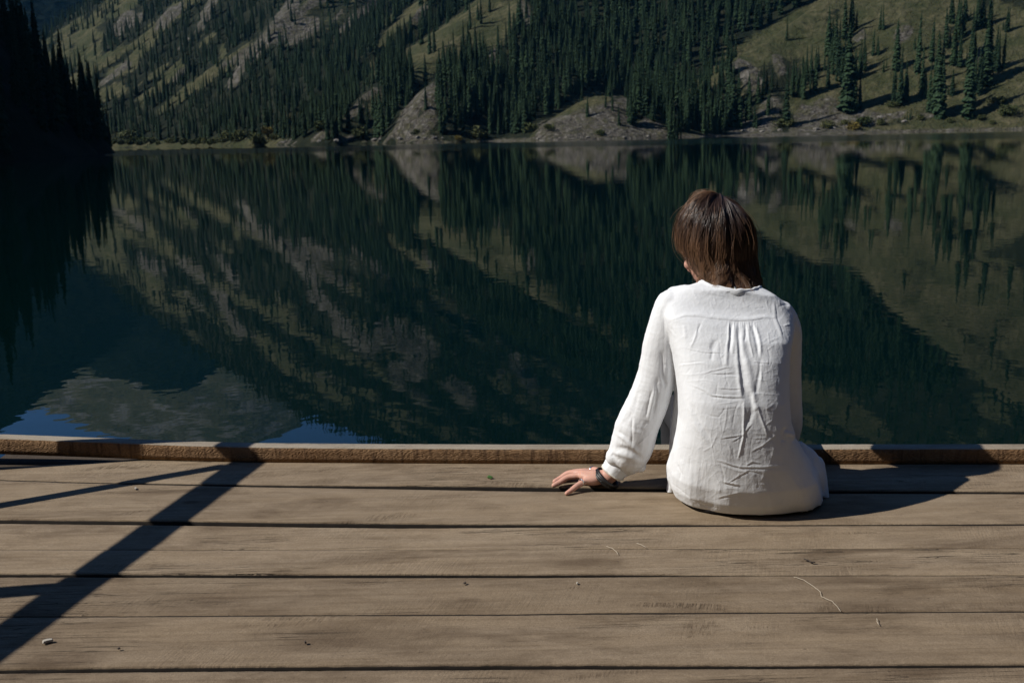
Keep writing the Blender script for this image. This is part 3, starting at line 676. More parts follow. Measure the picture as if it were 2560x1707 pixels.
# the bearer seen in the gap where the beam bows away at the left end
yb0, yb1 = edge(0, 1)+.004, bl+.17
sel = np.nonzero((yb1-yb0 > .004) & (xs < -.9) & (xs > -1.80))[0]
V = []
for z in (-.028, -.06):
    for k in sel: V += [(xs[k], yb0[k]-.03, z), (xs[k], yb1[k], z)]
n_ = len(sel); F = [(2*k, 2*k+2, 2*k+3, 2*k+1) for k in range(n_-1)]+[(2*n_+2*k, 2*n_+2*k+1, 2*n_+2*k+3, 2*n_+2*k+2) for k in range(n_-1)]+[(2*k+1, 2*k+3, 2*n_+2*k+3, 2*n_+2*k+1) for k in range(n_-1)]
obj('joist', shift(mesh_np('joist', V, F, [M_JOIST], smooth=False), dock.location), dock)  # dark wood tone stands in for the post's shadow here
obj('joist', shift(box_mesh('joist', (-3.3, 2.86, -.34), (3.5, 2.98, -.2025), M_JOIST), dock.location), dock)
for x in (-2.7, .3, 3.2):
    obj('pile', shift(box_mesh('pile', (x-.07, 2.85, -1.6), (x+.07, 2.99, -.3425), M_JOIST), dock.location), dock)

# ------------------------------------------------------------------ the handrail at the left end, just outside the picture; it throws the long shadows
SUN_K = (-TO_SUN.x/TO_SUN.z, -TO_SUN.y/TO_SUN.z)      # shadow shift per metre of height
def over(p, h): return Vector((p[0]-SUN_K[0]*h, p[1]-SUN_K[1]*h, h))
def bar(name, a, b, w, d, mat):
    a, b = Vector(a), Vector(b); L = (b-a).length
    me = box_mesh(name, (-w/2, -d/2, 0), (w/2, d/2, L), mat, .006)
    q = (b-a).to_track_quat('Z', 'X'); me.transform(Matrix.Translation(a) @ q.to_matrix().to_4x4()); return me
RH = 1.0
S0, S1 = deck(612, 1162), deck(0, 1603)
A = over(S0, RH); Bq = over(S1, RH); dirr = (Bq-A); Bq = A+dirr*2.3
rail = empty('dock_railing', (A.x, A.y, 0))
tag(rail, 'grey wooden railing at the left end of the dock casting long shadows', 'railing')
def rpart(name, me): return obj(name, shift(me, rail.location), rail)
rpart('handrail', bar('handrail', A-dirr*.14, Bq, .085, .05, M_BOARD))
rpart('post', bar('post', (-1.86, 3.125, -.25), (-1.86, 3.125, RH-.045), .075, .075, M_BOARD))
sp = deck(205, 1465); mid = A+dirr*((sp[1]-S0[1])/(S1[1]-S0[1]))
rpart('post', bar('post', (mid.x, mid.y, 0), (mid.x, mid.y, RH-.045), .06, .06, M_BOARD))
T0, T1 = deck(548, 1158), deck(0, 1259)
# a brace that falls from the corner post's head to the boards, in the plane of the rail
best = None
for k in np.linspace(.3, 4, 200):
    pt = A+dirr*.35; hh = RH-.04-k*(dirr*.35).length
    sx, sy = pt.x+SUN_K[0]*hh, pt.y+SUN_K[1]*hh
    ang = math.atan2(sy-T0[1], sx-T0[0])-math.atan2(T1[1]-T0[1], T1[0]-T0[0])
    if best is None or abs(ang) < best[0]: best = (abs(ang), k)
k = best[1]; run = (RH-.04)/k
foot = A+dirr.normalized()*run
rpart('brace', bar('brace', (A.x, A.y, RH-.06), (foot.x, foot.y, .01), .05, .03, M_BOARD))

# ------------------------------------------------------------------ small things lying on the boards
M_STRAW = NT('dry_fibre').set(Base_Color=(.5, .43, .33), Roughness=.8)
M_LEAF = NT('green_leaf').set(Base_Color=(.05, .12, .02), Roughness=.5)
M_CHIP = NT('wood_chip').set(Base_Color=(.36, .33, .28), Roughness=.9)
M_DARKBIT = NT('dark_bark_bit').set(Base_Color=(.05, .038, .03), Roughness=.9)
def tube(pts, rad, seg=6):
    pts = [Vector(p) for p in pts]; V = []; F = []; n = len(pts)
    rad = [rad]*n if not hasattr(rad, '__len__') else rad
    up = Vector((0, 0, 1))
    for i, p in enumerate(pts):
        d = (pts[min(i+1, n-1)]-pts[max(i-1, 0)]).normalized()
        x = d.cross(up); x = x.normalized() if x.length > 1e-4 else Vector((1, 0, 0)); y = x.cross(d).normalized()
        for k in range(seg):
            a = 2*math.pi*k/seg; V.append(p+(x*math.cos(a)+y*math.sin(a))*rad[i])
    for i in range(n-1):
        for k in range(seg):
            F.append((i*seg+k, i*seg+(k+1) % seg, (i+1)*seg+(k+1) % seg, (i+1)*seg+k))
    F.append(tuple(range(seg))[::-1]); F.append(tuple((n-1)*seg+k for k in range(seg)))
    return V, F
def fibre(px, rad, name, label, cat, mat=M_STRAW, z=.0035):
    q = []
    for a, b in zip(px, px[1:]):
        for s_ in np.linspace(0, 1, 5)[:-1]: q.append((a[0]+(b[0]-a[0])*s_+random.uniform(-.6, .6), a[1]+(b[1]-a[1])*s_+random.uniform(-.6, .6)))
    q.append(px[-1]); V, F = tube([deck(X, Y, z+random.uniform(0, .0015)) for X, Y in q], rad, 5)
    o = obj(name, mesh_np(name, V, F, [mat])); tag(o, label, cat)
fibre([(1985,1441),(2010,1449),(2036,1466),(2050,1478),(2054,1491),(2080,1502),(2092,1514),(2102,1527)], .0006, 'thread', 'long pale thread curving across the boards behind the seated woman', 'thread')
fibre([(1516,1365),(1530,1369),(1541,1378),(1545,1385)], .0006, 'straw', 'thin curled pale straw on the boards below the resting hand', 'straw')
fibre([(1592,1357),(1604,1361),(1614,1367)], .0006, 'straw', 'short straight straw to the right of the thin curled straw', 'straw')
fibre([(2192,1545),(2193,1553),(2196,1560)], .0007, 'straw', 'tiny pale straw at the far side of the front boards, right of the long thread', 'straw')
fibre([(2010,1396),(2020,1400),(2028,1404),(2038,1405)], .0018, 'twig', 'small dark twig on the board right behind the seated woman', 'twig', M_DARKBIT, .004)
def bit(pxs, th, name, label, cat, mat, curl=0):
    m_ = np.mean(pxs, 0); pxs = [tuple(m_+(np.array(q_)-m_)*.72) for q_ in pxs]; th *= .7; c = np.mean([deck(X, Y) for X, Y in pxs], 0); V = []
    n = len(pxs)
    for k, (X, Y) in enumerate(pxs): p = deck(X, Y); V.append((p[0], p[1], .003+curl*(k % 2)))
    for k, (X, Y) in enumerate(pxs): p = deck(X, Y); V.append((c[0]+(p[0]-c[0])*.8, c[1]+(p[1]-c[1])*.8, .003+th+curl*(k % 2)))
    F = [tuple(range(n))[::-1], tuple(range(n, 2*n))]+[(k, (k+1) % n, n+(k+1) % n, n+k) for k in range(n)]
    o = obj(name, mesh_np(name, V, F, [mat], smooth=False)); tag(o, label, cat)
bit([(100,1607),(118,1601),(138,1600),(140,1605),(120,1609),(103,1614)], .006, 'wood_chip', 'pale flat wood chip lying at the lower left of the boards', 'wood chip', M_CHIP)
bit([(1214,1195),(1220,1192),(1230,1194),(1236,1198),(1228,1200),(1218,1199)], .003, 'leaf', 'small green leaf on the boards left of the resting hand', 'leaf', M_LEAF, .004)
bit([(1439,1460),(1443,1458),(1447,1461),(1443,1464)], .004, 'wood_chip', 'tiny white wood chip just below the third gap, right of centre', 'wood chip', M_CHIP)
bit([(335,1221),(342,1220),(344,1225),(338,1227)], .004, 'wood_chip', 'tiny white wood chip between the two railing shadows', 'wood chip', M_CHIP)
bit([(760,1608),(766,1606),(768,1611),(762,1613)], .006, 'bark_bit', 'small dark bit of bark on the front boards left of centre', 'bark', M_DARKBIT)
bit([(292,1624),(302,1622),(304,1625),(294,1627)], .004, 'bark_bit', 'dark bit of bark just right of the pale wood chip', 'bark', M_DARKBIT)
bit([(1156,1461),(1166,1457),(1168,1460),(1160,1464)], .004, 'bark_bit', 'dark bit of bark below the third gap near the centre', 'bark', M_DARKBIT)
# ------------------------------------------------------------------ the seated woman
S23 = 2560/2352
def q(X, Y, y): return aty(X*S23, Y*S23, y)
def mat_shirt():
    t = NT('white_crumpled_cotton'); p = t.obj_co()
    n = t.noise(p, 26, 5, .6); w = t.noise(t.scale(p, (500, 500, 160)), 1.0, 2); f = t.noise(p, 75, 4, .6, .8)
    c = t.mix(t.rng(n, .35, .7, 0, 1), (.855, .875, .90), (.81, .83, .855))
    h = t.math('ADD', t.math('MULTIPLY', f, .0005), t.math('MULTIPLY', w, .0003)); h = t.math('ADD', h, t.math('MULTIPLY', n, .0012))
    t.set(Base_Color=c, Roughness=.85, Specular_IOR_Level=.2, Normal=t.bump(h, 1.0, .7))
    tr = t.n('ShaderNodeBsdfTranslucent'); tr.inputs[0].default_value = (.85, .80, .78, 1)
    mx = t.n('ShaderNodeMixShader'); mx.inputs[0].default_value = .12
    out = t.t.nodes['Material Output']; t.l(t.b.outputs[0], mx.inputs[1]); t.l(tr.outputs[0], mx.inputs[2]); t.l(mx.outputs[0], out.inputs[0])
    return t.m
def mat_skin():
    t = NT('skin'); p = t.obj_co(); n = t.noise(p, 40, 4); k = t.noise(p, 9, 3)
    c = t.mix(t.rng(k, .35, .7, 0, 1), (.55, .30, .225), (.61, .36, .28)); c = t.mix(t.rng(n, .45, .7, 0, .35), c, (.50, .24, .17))
    t.b.inputs['Subsurface Weight'].default_value = .12; t.b.inputs['Subsurface Radius'].default_value = (.01, .004, .002)
    return t.set(Base_Color=c, Roughness=.5, Specular_IOR_Level=.35, Normal=t.bump(t.noise(p, 320, 3), .0006, .5))
def mat_hair():
    t = NT('brown_hair'); a = t.attr('tip'); r = t.attr('var')
    c = t.mix(a, (.046, .022, .0145), (.40, .215, .11)); c = t.mix(t.math('MULTIPLY', r, .55), c, (.016, .009, .007))
    t.b.inputs['Sheen Weight'].default_value = .0
    return t.set(Base_Color=c, Roughness=.42, Specular_IOR_Level=.6)
M_SHIRT, M_SKIN, M_HAIR = mat_shirt(), mat_skin(), mat_hair()
M_TROUS = NT('black_trousers').set(Base_Color=(.015, .015, .018), Roughness=.9)
M_SILVER = NT('silver').set(Base_Color=(.8, .8, .8), Metallic=1.0, Roughness=.2)
M_GOLD = NT('gold_chain').set(Base_Color=(.75, .55, .25), Metallic=1.0, Roughness=.3)
M_CORD = NT('black_leather_cord').set(Base_Color=(.012, .011, .011), Roughness=.45)
M_LACE = NT('cream_embroidery').set(Base_Color=(.72, .66, .55), Roughness=.95)
M_SHOE = NT('black_canvas').set(Base_Color=(.02, .02, .022), Roughness=.8)
M_EYE = NT('eye_white').set(Base_Color=(.8, .78, .75), Roughness=.2)
M_IRIS = NT('eye_iris').set(Base_Color=(.05, .03, .02), Roughness=.15)

class Soup:                       # overlapping closed pieces, fused afterwards by a voxel remesh
    def __init__(s): s.V = []; s.F = []
    def add(s, V, F):
        n = len(s.V); s.V += [tuple(v) for v in V]; s.F += [tuple(i+n for i in f) for f in F]
    def loft(s, rings):
        n = len(rings[0]); V = [tuple(v) for r in rings for v in r]; F = []
        for i in range(len(rings)-1):
            for k in range(n): F.append((i*n+k, i*n+(k+1) % n, (i+1)*n+(k+1) % n, (i+1)*n+k))
        V.append(tuple(np.mean(rings[0], 0))); V.append(tuple(np.mean(rings[-1], 0))); a = len(V)-2; m = (len(rings)-1)*n
        for k in range(n): F.append((a, (k+1) % n, k)); F.append((a+1, m+k, m+(k+1) % n))
        s.add(V, F)
    def ball(s, c, rad, rot=None, seg=20):
        rad = np.array(rad if hasattr(rad, '__len__') else (rad,)*3); rings = []
        for i in range(1, seg//2):
            a = math.pi*i/(seg//2)
            pts = np.array([[math.sin(a)*math.cos(2*math.pi*k/seg), math.sin(a)*math.sin(2*math.pi*k/seg), -math.cos(a)] for k in range(seg)])*rad
            if rot is not None: pts = pts @ np.array(rot).T
            rings.append(pts+np.array(c))
        s.loft(rings)
    def limb(s, pts, rs, seg=16, sub=5):
        """round limb through points with radii, rounded ends; Catmull-Rom between the joints"""
        P = np.array(pts, float); rr = np.array(rs, float); n = len(P); C = []; Q = []
        for i in range(n-1):
            p0, p1, p2, p3 = P[max(i-1, 0)], P[i], P[i+1], P[min(i+2, n-1)]
            for u in np.linspace(0, 1, sub, endpoint=False):
                C.append(.5*((2*p1)+(p2-p0)*u+(2*p0-5*p1+4*p2-p3)*u*u+(3*p1-p0-3*p2+p3)*u**3)); Q.append(rr[i]+(rr[i+1]-rr[i])*u)
        C.append(P[-1]); Q.append(rr[-1]); C = np.array(C); Q = np.array(Q)
        rings = []
        T = np.gradient(C, axis=0); T /= np.linalg.norm(T, axis=1)[:, None]+1e-9
        ref = np.array([.3, .2, 1.0]) if abs(T[0, 2]) < .8 else np.array([1.0, .2, 0])
        for i in range(len(C)):
            x = np.cross(T[i], ref); x /= np.linalg.norm(x); y = np.cross(T[i], x)
            a = np.linspace(0, 2*np.pi, seg, endpoint=False)
            rings.append(C[i]+Q[i]*(np.cos(a)[:, None]*x+np.sin(a)[:, None]*y))
        def cap(i, sgn):
            out = []
            for ph in (.5, 1.0, 1.35):
                out.append(C[i]+sgn*T[i]*Q[i]*math.sin(ph)+(rings[i]-C[i])*math.cos(ph))
            return out
        rings = cap(0, -1)[::-1]+rings+cap(len(C)-1, 1)
        s.loft(rings)
    def fuse(s, name, voxel, mats, smooth=6, sub=0, parent=None):
        me = bpy.data.meshes.new(name); me.from_pydata(s.V, [], s.F); me.update()
        bm = bmesh.new(); bm.from_mesh(me); bmesh.ops.recalc_face_normals(bm, faces=bm.faces[:]); bm.to_mesh(me); bm.free()
        o = obj(name, me)
        m = o.modifiers.new('r', 'REMESH'); m.mode = 'VOXEL'; m.voxel_size = voxel
        if smooth: m = o.modifiers.new('s', 'SMOOTH'); m.factor = .5; m.iterations = smooth
        if sub: m = o.modifiers.new('u', 'SUBSURF'); m.levels = sub; m.render_levels = sub
        dg = bpy.context.evaluated_depsgraph_get(); dg.update()
        me2 = bpy.data.meshes.new_from_object(o.evaluated_get(dg)); me2.name = name
        o.modifiers.clear(); o.data = me2; bpy.data.meshes.remove(me)
        me2.materials.clear()
        for mt in mats: me2.materials.append(mt)
        me2.polygons.foreach_set('use_smooth', np.ones(len(me2.polygons), bool))
        if parent is not None: o.parent = parent; o.matrix_parent_inverse = parent.matrix_basis.inverted()
        return o
person = empty('person', (.64, 2.72, 0))
tag(person, 'woman in a loose white shirt seated on the dock, leaning on her left hand', 'person')
def child(name, me, parent=None):
    parent = parent or person
    o = obj(name, me); o.parent = parent; o.matrix_parent_inverse = (Matrix.Translation(person.location)).inverted() if parent is person else Matrix.Identity(4)
    return o

NS = 56
ANG = np.linspace(0, 2*np.pi, NS, endpoint=False)       # 0 right, 90 front (lake), 180 left, 270 back (camera)
def torso_ring(L, Rr, yc, db, df, ex=2.9, sc=1.0, rip=0.0):
    L, Rr = np.array(L), np.array(Rr); c = (L+Rr)/2; a = (Rr[0]-L[0])/2*sc
    ca, sa = np.cos(ANG), np.sin(ANG); e = 2/ex
    x = a*np.sign(ca)*np.abs(ca)**e; y = np.where(sa > 0, df*sc, db*sc)*np.sign(sa)*np.abs(sa)**e
    z = c[2]+(Rr[2]-L[2])/2*x/max(a, 1e-6)
    if rip:
        w_ = 1+rip*(np.sin(ANG*7+1)+.6*np.sin(ANG*13+2)); x = x*w_; y = y*w_
    return np.stack([c[0]+x, yc+y, z], -1)
ROWS = [  # left (X, Y), right (X, Y) on the photograph, side depth, back depth, front depth
    (1570,657, 1778,676, 2.736,0.046,0.062),
    (1540,664, 1803,694, 2.747,0.064,0.085),
    (1518,686, 1820,720, 2.745,0.083,0.100),
    (1520,722, 1820,752, 2.719,0.097,0.110),
    (1535,765, 1815,775, 2.697,0.107,0.120),
    (1547,815, 1808,815, 2.672,0.112,0.135),
    (1555,862, 1806,862, 2.650,0.112,0.140),
    (1561,910, 1807,910, 2.630,0.110,0.140),
    (1563,960, 1811,960, 2.623,0.112,0.140),
    (1557,1000, 1823,1000, 2.632,0.125,0.150),
    (1546,1040, 1848,1040, 2.660,0.155,0.160),
    (1535,1080, 1872,1080, 2.690,0.180,0.170),
    (1535,1108, 1880,1108, 2.714,0.190,0.160),
    (1542,1128, 1886,1128, 2.729,0.186,0.140)]
def rows_rings(off=0.0):
    out = []
    for XL, YL, XR, YR, yc, db, df in ROWS:
        L, Rr = q(XL, YL, yc), q(XR, YR, yc); L[0] += off; Rr[0] -= off
        out.append(torso_ring(L, Rr, yc, db-off, df-off, rip=(.016 if YL > 1070 and off == 0 else 0), ex=2.9 if YL < 980 else 2.6 if YL < 1030 else 2.3))
    return out
# neckline, an open loop round the neck
NECK = {0: q(1747,661,2.755), 45: q(1735,690,2.815), 90: q(1672,715,2.85), 135: q(1612,690,2.82), 180: q(1606,649,2.76), 225: q(1636,658,2.715), 270: q(1690,668,2.69), 315: q(1728,667,2.71)}
def neck_loop(grow=0.0, dz=0.0):
    ks = sorted(NECK); P = np.array([NECK[k] for k in ks]); n = len(P); out = []
    for a in np.degrees(ANG):
        i = int(a//45); u = (a-45*i)/45; p0, p1, p2, p3 = P[(i-1) % n], P[i % n], P[(i+1) % n], P[(i+2) % n]
        out.append(.5*((2*p1)+(p2-p0)*u+(2*p0-5*p1+4*p2-p3)*u*u+(3*p1-p0-3*p2+p3)*u**3))
    out = np.array(out); c = out.mean(0); d = out-c; d[:, 2] = 0; d /= np.linalg.norm(d, axis=1)[:, None]
    out = out+d*grow; out[:, 2] += dz; return out
LS = [(1542,702,2.735,.046),(1531,740,2.735,.049),(1517,800,2.742,.051),(1508,860,2.752,.054),(1489,920,2.768,.059),(1465,975,2.785,.063),(1453,1018,2.80,.064),(1443,1044,2.812,.060),(1436,1062,2.82,.048),(1428,1072,2.822,.034)]
RSL = [(1792,722,2.735,.040),(1804,758,2.745,.044),(1804,805,2.765,.045),(1803,862,2.79,.046),(1804,920,2.825,.047),(1804,978,2.865,.048),(1788,1018,2.90,.046),(1742,1036,2.97,.040),(1700,1030,3.03,.034)]
sh = Soup()
bottom = [torso_ring(q(1542,1128,2.729)*[1,1,0]+[.008,0,.013], q(1886,1128,2.729)*[1,1,0]+[-.008,0,.013], 2.727, .185, .13, 2.3), torso_ring(q(1542,1128,2.729)*[1,1,0]+[.03,0,.004], q(1886,1128,2.729)*[1,1,0]+[-.03,0,.004], 2.725, .166, .1, 2.3)]
sh.loft([neck_loop(-.004, .004), neck_loop(.004, 0)]+rows_rings()+bottom)
sh.limb([q(a, b, c) for a, b, c, r in LS], [r for *_, r in LS], 20)
sh.limb([q(a, b, c) for a, b, c, r in RSL], [r for *_, r in RSL], 20)
sh.limb([q(1612,820,2.74), q(1606,900,2.765), q(1601,960,2.785), q(1598,1050,2.79)], [.07, .072, .076, .078], 20)      # the loose front hanging forward
sh.limb([q(1868,1070,2.74), q(1880,1105,2.715), q(1896,1143,2.69)], [.034, .026, .011], 12)                              # hem corner, right
sh.limb([q(1838,1022,2.72), q(1858,1052,2.715), q(1870,1085,2.705), q(1876,1112,2.70)], [.012, .026, .029, .024], 14)
sh.limb([q(1566,1035,2.70), q(1556,1062,2.705), q(1554,1090,2.71)], [.012, .022, .024], 12)
sh.limb([q(1556,1090,2.76), q(1543,1120,2.765), q(1540,1146,2.76)], [.022, .016, .008], 12)                              # hem corner, left
sh.limb([q(1424,1040,2.80), q(1412,1048,2.80)], [.036, .028], 12); sh.limb([q(1452,1062,2.80), q(1470,1072,2.795)], [.03, .018], 12)   # blousing above the cuff
shirt = sh.fuse('shirt', .0036, [M_SHIRT], smooth=5, sub=1)

# creases, traced on the cloth: z1/z2/z3 are the three close looks at the photograph they were measured in
def zc(z, pts): 
    ox, oy, s = {1: (1600, 680, 4.9), 2: (1620, 980, 4.752), 3: (1480, 880, 4.9)}[z]
    return [(ox+x/s, oy+y/s) for x, y in pts]
CRE = []      # (polyline in photo pixels, half width px, height in mm)
def cr(z, w, a, *pts): CRE.append((zc(z, pts), w, a))
# yoke seam and the gathers below it
cr(1, 1.6, -2.6, (340,645),(420,590),(560,550),(700,555),(900,580),(1080,598),(1200,606),(1380,600),(1500,575),(1675,575))
cr(1, 6, 2.6, (380,590),(560,528),(700,530),(900,556),(1080,574),(1200,582),(1380,576),(1500,552),(1660,548))
cr(1, 2, -2.4, (1660,360),(1672,470),(1682,570),(1730,690),(1765,820)); cr(1, 5, 2.0, (1640,380),(1650,560),(1705,700),(1740,820))
cr(1, 3, -2.8, (300,180),(250,300),(240,400),(290,520),(300,700),(290,900)); cr(1, 6, 2.2, (330,520),(340,700),(330,950),(330,1200))
for x, l in ((1075,330),(1105,200),(1140,120),(1170,110),(1215,100),(1238,110),(1262,100),(1290,150),(1315,130),(1345,120),(1385,170),(1410,240)):
    cr(1, 2.0, -2.2, (x,608),(x+(x-1230)*.06,608+l*.5),(x+(x-1230)*.16,608+l)); cr(1, 2.4, 1.5, (x+15,610),(x+15+(x-1230)*.06,610+l*.6))
cr(1, 5, 3.4, (1092,625),(1085,800),(1062,1000),(1050,1150)); cr(1, 5, -4.2, (1120,620),(1112,800),(1102,900),(1106,985)); cr(1, 6, 3.0, (1160,640),(1148,800),(1125,1010))
cr(1, 7, -4.2, (1195,620),(1208,800),(1222,1000),(1240,1200),(1275,1400),(1310,1568)); cr(1, 6, 3.6, (1183,650),(1188,900),(1205,1150),(1218,1350),(1245,1568))
cr(1, 8, 3.6, (1238,700),(1258,950),(1300,1080),(1330,1200),(1358,1400),(1385,1568)); cr(1, 4, 2.6, (1320,640),(1332,830),(1385,1040)); cr(1, 5, -4.6, (1368,640),(1415,780),(1440,900),(1452,1020))
cr(1, 5, 3.4, (1400,650),(1460,830),(1472,1020)); cr(1, 4, -2.6, (1292,640),(1300,760),(1280,860))
cr(1, 5, -2.6, (1480,1050),(1470,1200),(1440,1350),(1420,1500)); cr(1, 4, 2.2, (1480,1100),(1482,1350))
for w, a, p in ((3,2.4,((480,1140),(640,1122),(790,1108))),(2.4,-2.0,((480,1120),(640,1103),(780,1095))),(2.4,1.8,((560,930),(760,975),(1040,985))),(2.2,-1.8,((570,945),(760,993),(1000,1000))),
    (3,2.4,((770,1240),(950,1190),(1120,1162))),(2.4,-1.8,((780,1255),(960,1205),(1110,1180))),(3,-3.0,((870,1250),(1060,1256),(1180,1255))),(2.6,2.2,((870,1235),(1060,1238),(1150,1220))),
    (2.4,1.8,((490,1250),(640,1255),(800,1240))),(3,2.4,((950,1415),(1100,1428),(1260,1418))),(2.6,-2.2,((960,1432),(1100,1444),(1250,1435))),(3,-2.4,((600,1390),(760,1455),(900,1530),(1060,1552),(1270,1556))),
    (3,2.2,((620,1375),(770,1435),(905,1508),(1060,1532))),(2.4,1.8,((570,1340),(800,1322),(940,1350))),(2.2,-1.8,((870,1490),(1060,1502),(1220,1500))),(2.2,1.6,((1385,1095),(1600,1112))),(2,-1.5,((1390,1112),(1600,1128))),
    (2.4,1.8,((1400,1482),(1640,1500))),(3,-2.2,((1555,890),(1590,1040),(1580,1170))),(2.6,2.2,((1565,730),(1588,880))),(3,2.2,((1590,840),(1640,822),(1695,812))),(2.4,-1.8,((1590,870),(1650,850))),
    (3,2,((1560,960),(1600,920),(1640,900))),(2.4,-2.0,((950,780),(985,900),(985,1040),(1020,1165))),(2.6,-2.2,((950,1370),(935,1500),(950,1568))),(4,-2.2,((700,745),(745,630))),(8,-3.4,((880,960),(905,890),(935,830))),
    (5,-2.4,((870,1080),(890,980))),(2.6,-2.0,((1050,1200),(1060,1330),(1090,1400))),(2,1.6,((820,740),(950,770))),(3,2,((360,690),(430,790))),(3,-2,((380,680),(445,770))),(3,-2.4,((555,1250),(620,1180))),
    (4,2.2,((620,930),(680,790),(700,700))),(5,2.0,((560,820),(540,650))),(2,1.4,((1540,330),(1560,430))),(2.4,-1.6,((1420,450),(1540,435))),(3,1.8,((660,250),(700,340))),(3,1.6,((740,230),(900,260),(1050,300))),
    (3,2.4,((1700,340),(1715,400))),(3,-2.0,((1690,430),(1760,400),(1850,400))),(4,1.8,((1760,660),(1840,640))),(2.4,1.6,((990,1040),(1040,995),(1055,975))),(2.2,1.4,((1130,1020),(1180,1010))),(2.2,1.6,((1000,1290),(1200,1275))),
    (3,-1.8,((1590,1180),(1620,1100))),(2.6,1.6,((1520,1240),(1600,1200))),(2.2,1.4,((1400,1310),(1560,1330)))): cr(1, w, a, *p)
for w, a, p in ((3,-2.4,((640,10),(760,60),(900,70),(1140,76))),(3,2.2,((660,-8),(760,40),(900,52),(1140,58))),(2.4,1.8,((820,145),(940,130),(1065,108))),(2.2,-1.6,((830,215),(950,205),(1060,185))),
    (2.6,-2.4,((690,258),(760,285),(840,296),(890,235),(910,190))),(3,2.4,((945,140),(930,300),(890,490))),(3,-2.2,((1000,420),(1030,240),(1070,120))),(4,3.4,((1145,100),(1135,400),(1128,560),(1070,790))),
    (3,-2.4,((1115,300),(1110,560),(1055,780))),(9,-4.5,((1200,-10),(1230,120),(1228,250),(1190,320),(1165,400))),(7,2.8,((1262,0),(1262,130),(1290,220))),(4,2.6,((1290,150),(1340,300),(1420,520))),(3,-2.0,((1395,200),(1410,320))),
    (3,2.6,((865,545),(1000,526),(1135,500))),(2.4,-2.0,((870,560),(1000,543),(1120,520))),(2.6,2.2,((1000,580),(1120,510),(1245,360))),(2.4,-1.8,((1010,595),(1130,525),(1240,400))),(3,2.8,((1235,700),(1380,620),(1530,498))),(2.4,-2.2,((1245,716),(1390,635),(1520,520))),
    (2.4,2,((1245,545),(1410,545))),(2.2,1.6,((1250,490),(1400,500))),(3.4,3.6,((810,808),(900,825),(1000,865),(1100,888),(1300,890),(1430,886),(1630,858))),(3,-2.8,((830,830),(960,872),(1100,908),(1300,908),(1500,900))),
    (3,2.4,((870,868),(1050,930),(1170,946))),(3,2.4,((1165,865),(1240,822),(1345,842))),(3,-2.2,((1180,880),(1250,842),(1330,860))),(2.8,-2.4,((945,1095),(1080,1010),(1200,942),(1290,960),(1410,992))),(2.8,2.2,((960,1075),(1080,990),(1200,925))),
    (4,2.2,((890,1060),(1090,1105))),(4,-2.0,((900,1085),(1080,1125))),(3.4,2.0,((910,1138),(1070,1152))),(3,2.4,((825,1252),(980,1215),(1090,1188))),(2.6,-2.0,((850,1268),(990,1235))),(2.6,-2.2,((860,850),(900,1000),(902,1110))),
    (2.4,1.6,((780,950),(860,1100),(850,1210))),(2.6,2,((1390,870),(1372,1000),(1335,1055))),(3,2.4,((1340,1090),(1390,1100))),(3,-2,((1310,1060),(1300,1140))),(2.4,-1.8,((1235,540),(1210,770))),(2.4,1.8,((640,710),(760,640),(825,490))),
    (2.4,-1.6,((500,790),(500,930))),(2.4,-1.6,((635,820),(620,950))),(2.4,1.4,((690,820),(690,1000))),(4,-2.4,((350,850),(390,950),(370,1050))),(4,2.2,((400,800),(410,960))),(1.8,-2.4,((250,1060),(390,1160),(540,1290),(700,1362),(840,1370))),
    (2.6,1.6,((1500,650),(1450,850))),(14,4.0,((1670,520),(1690,470))),(6,-4.0,((1610,600),(1600,500),(1640,420))),(5,-3.2,((1720,600),(1770,520))),(4,-2.4,((1880,590),(1950,800),(1970,1000))),(5,3,((1930,620),(2020,800))),
    (2.2,1.6,((950,610),(990,740))),(2.2,1.5,((880,700),(940,830))),(2.2,-1.5,((1010,650),(1020,800))),(2.4,1.8,((740,480),(760,650),(800,860))),(5,2.4,((480,150),(560,400),(700,600))),(5,-2.0,((520,140),(620,380),(740,540))),
    (3,1.8,((1360,420),(1480,330))),(3,1.6,((1400,210),(1500,130))),(2.2,1.4,((850,300),(870,480))),(4,-2.2,((560,1290),(640,1340),(800,1350)))): cr(2, w, a, *p)
for w, a, p in ((5,-5.0,((850,0),(855,150),(860,290),(905,430))),(6,4.0,((930,150),(930,380),(900,470))),(5,4.2,((770,440),(735,640),(700,780),(690,860))),(5,-3.4,((805,290),(790,430),(770,640),(740,820))),(4,-2.6,((730,480),(690,650),(660,800))),
    (4,-3.0,((490,790),(490,980),(490,1140))),(5,2.2,((520,800),(525,1000))),(6,4.5,((330,1010),(470,1120),(580,1260))),(7,-6.0,((290,1165),(440,1195),(530,1240),(610,1300))),(6,3.6,((270,1230),(420,1270),(560,1330))),
    (3,2.4,((850,430),(840,520))),(4,2.6,((690,870),(630,960),(610,990))),(4,-2.6,((640,940),(620,1000))),(5,-3.0,((240,1250),(330,1330))),(4,2.4,((560,1140),(640,1060),(720,980))),(5,-2.6,((330,960),(420,1060),(480,1120))),
    (5,2.6,((430,640),(400,760),(330,900))),(6,-2.4,((560,500),(520,700),(440,850))),(3,2.0,((960,20),(990,120),(1010,250))),(3,-2.2,((900,20),(880,200))),(3,1.8,((620,950),(560,1060),(500,1180)))): cr(3, w, a, *p)
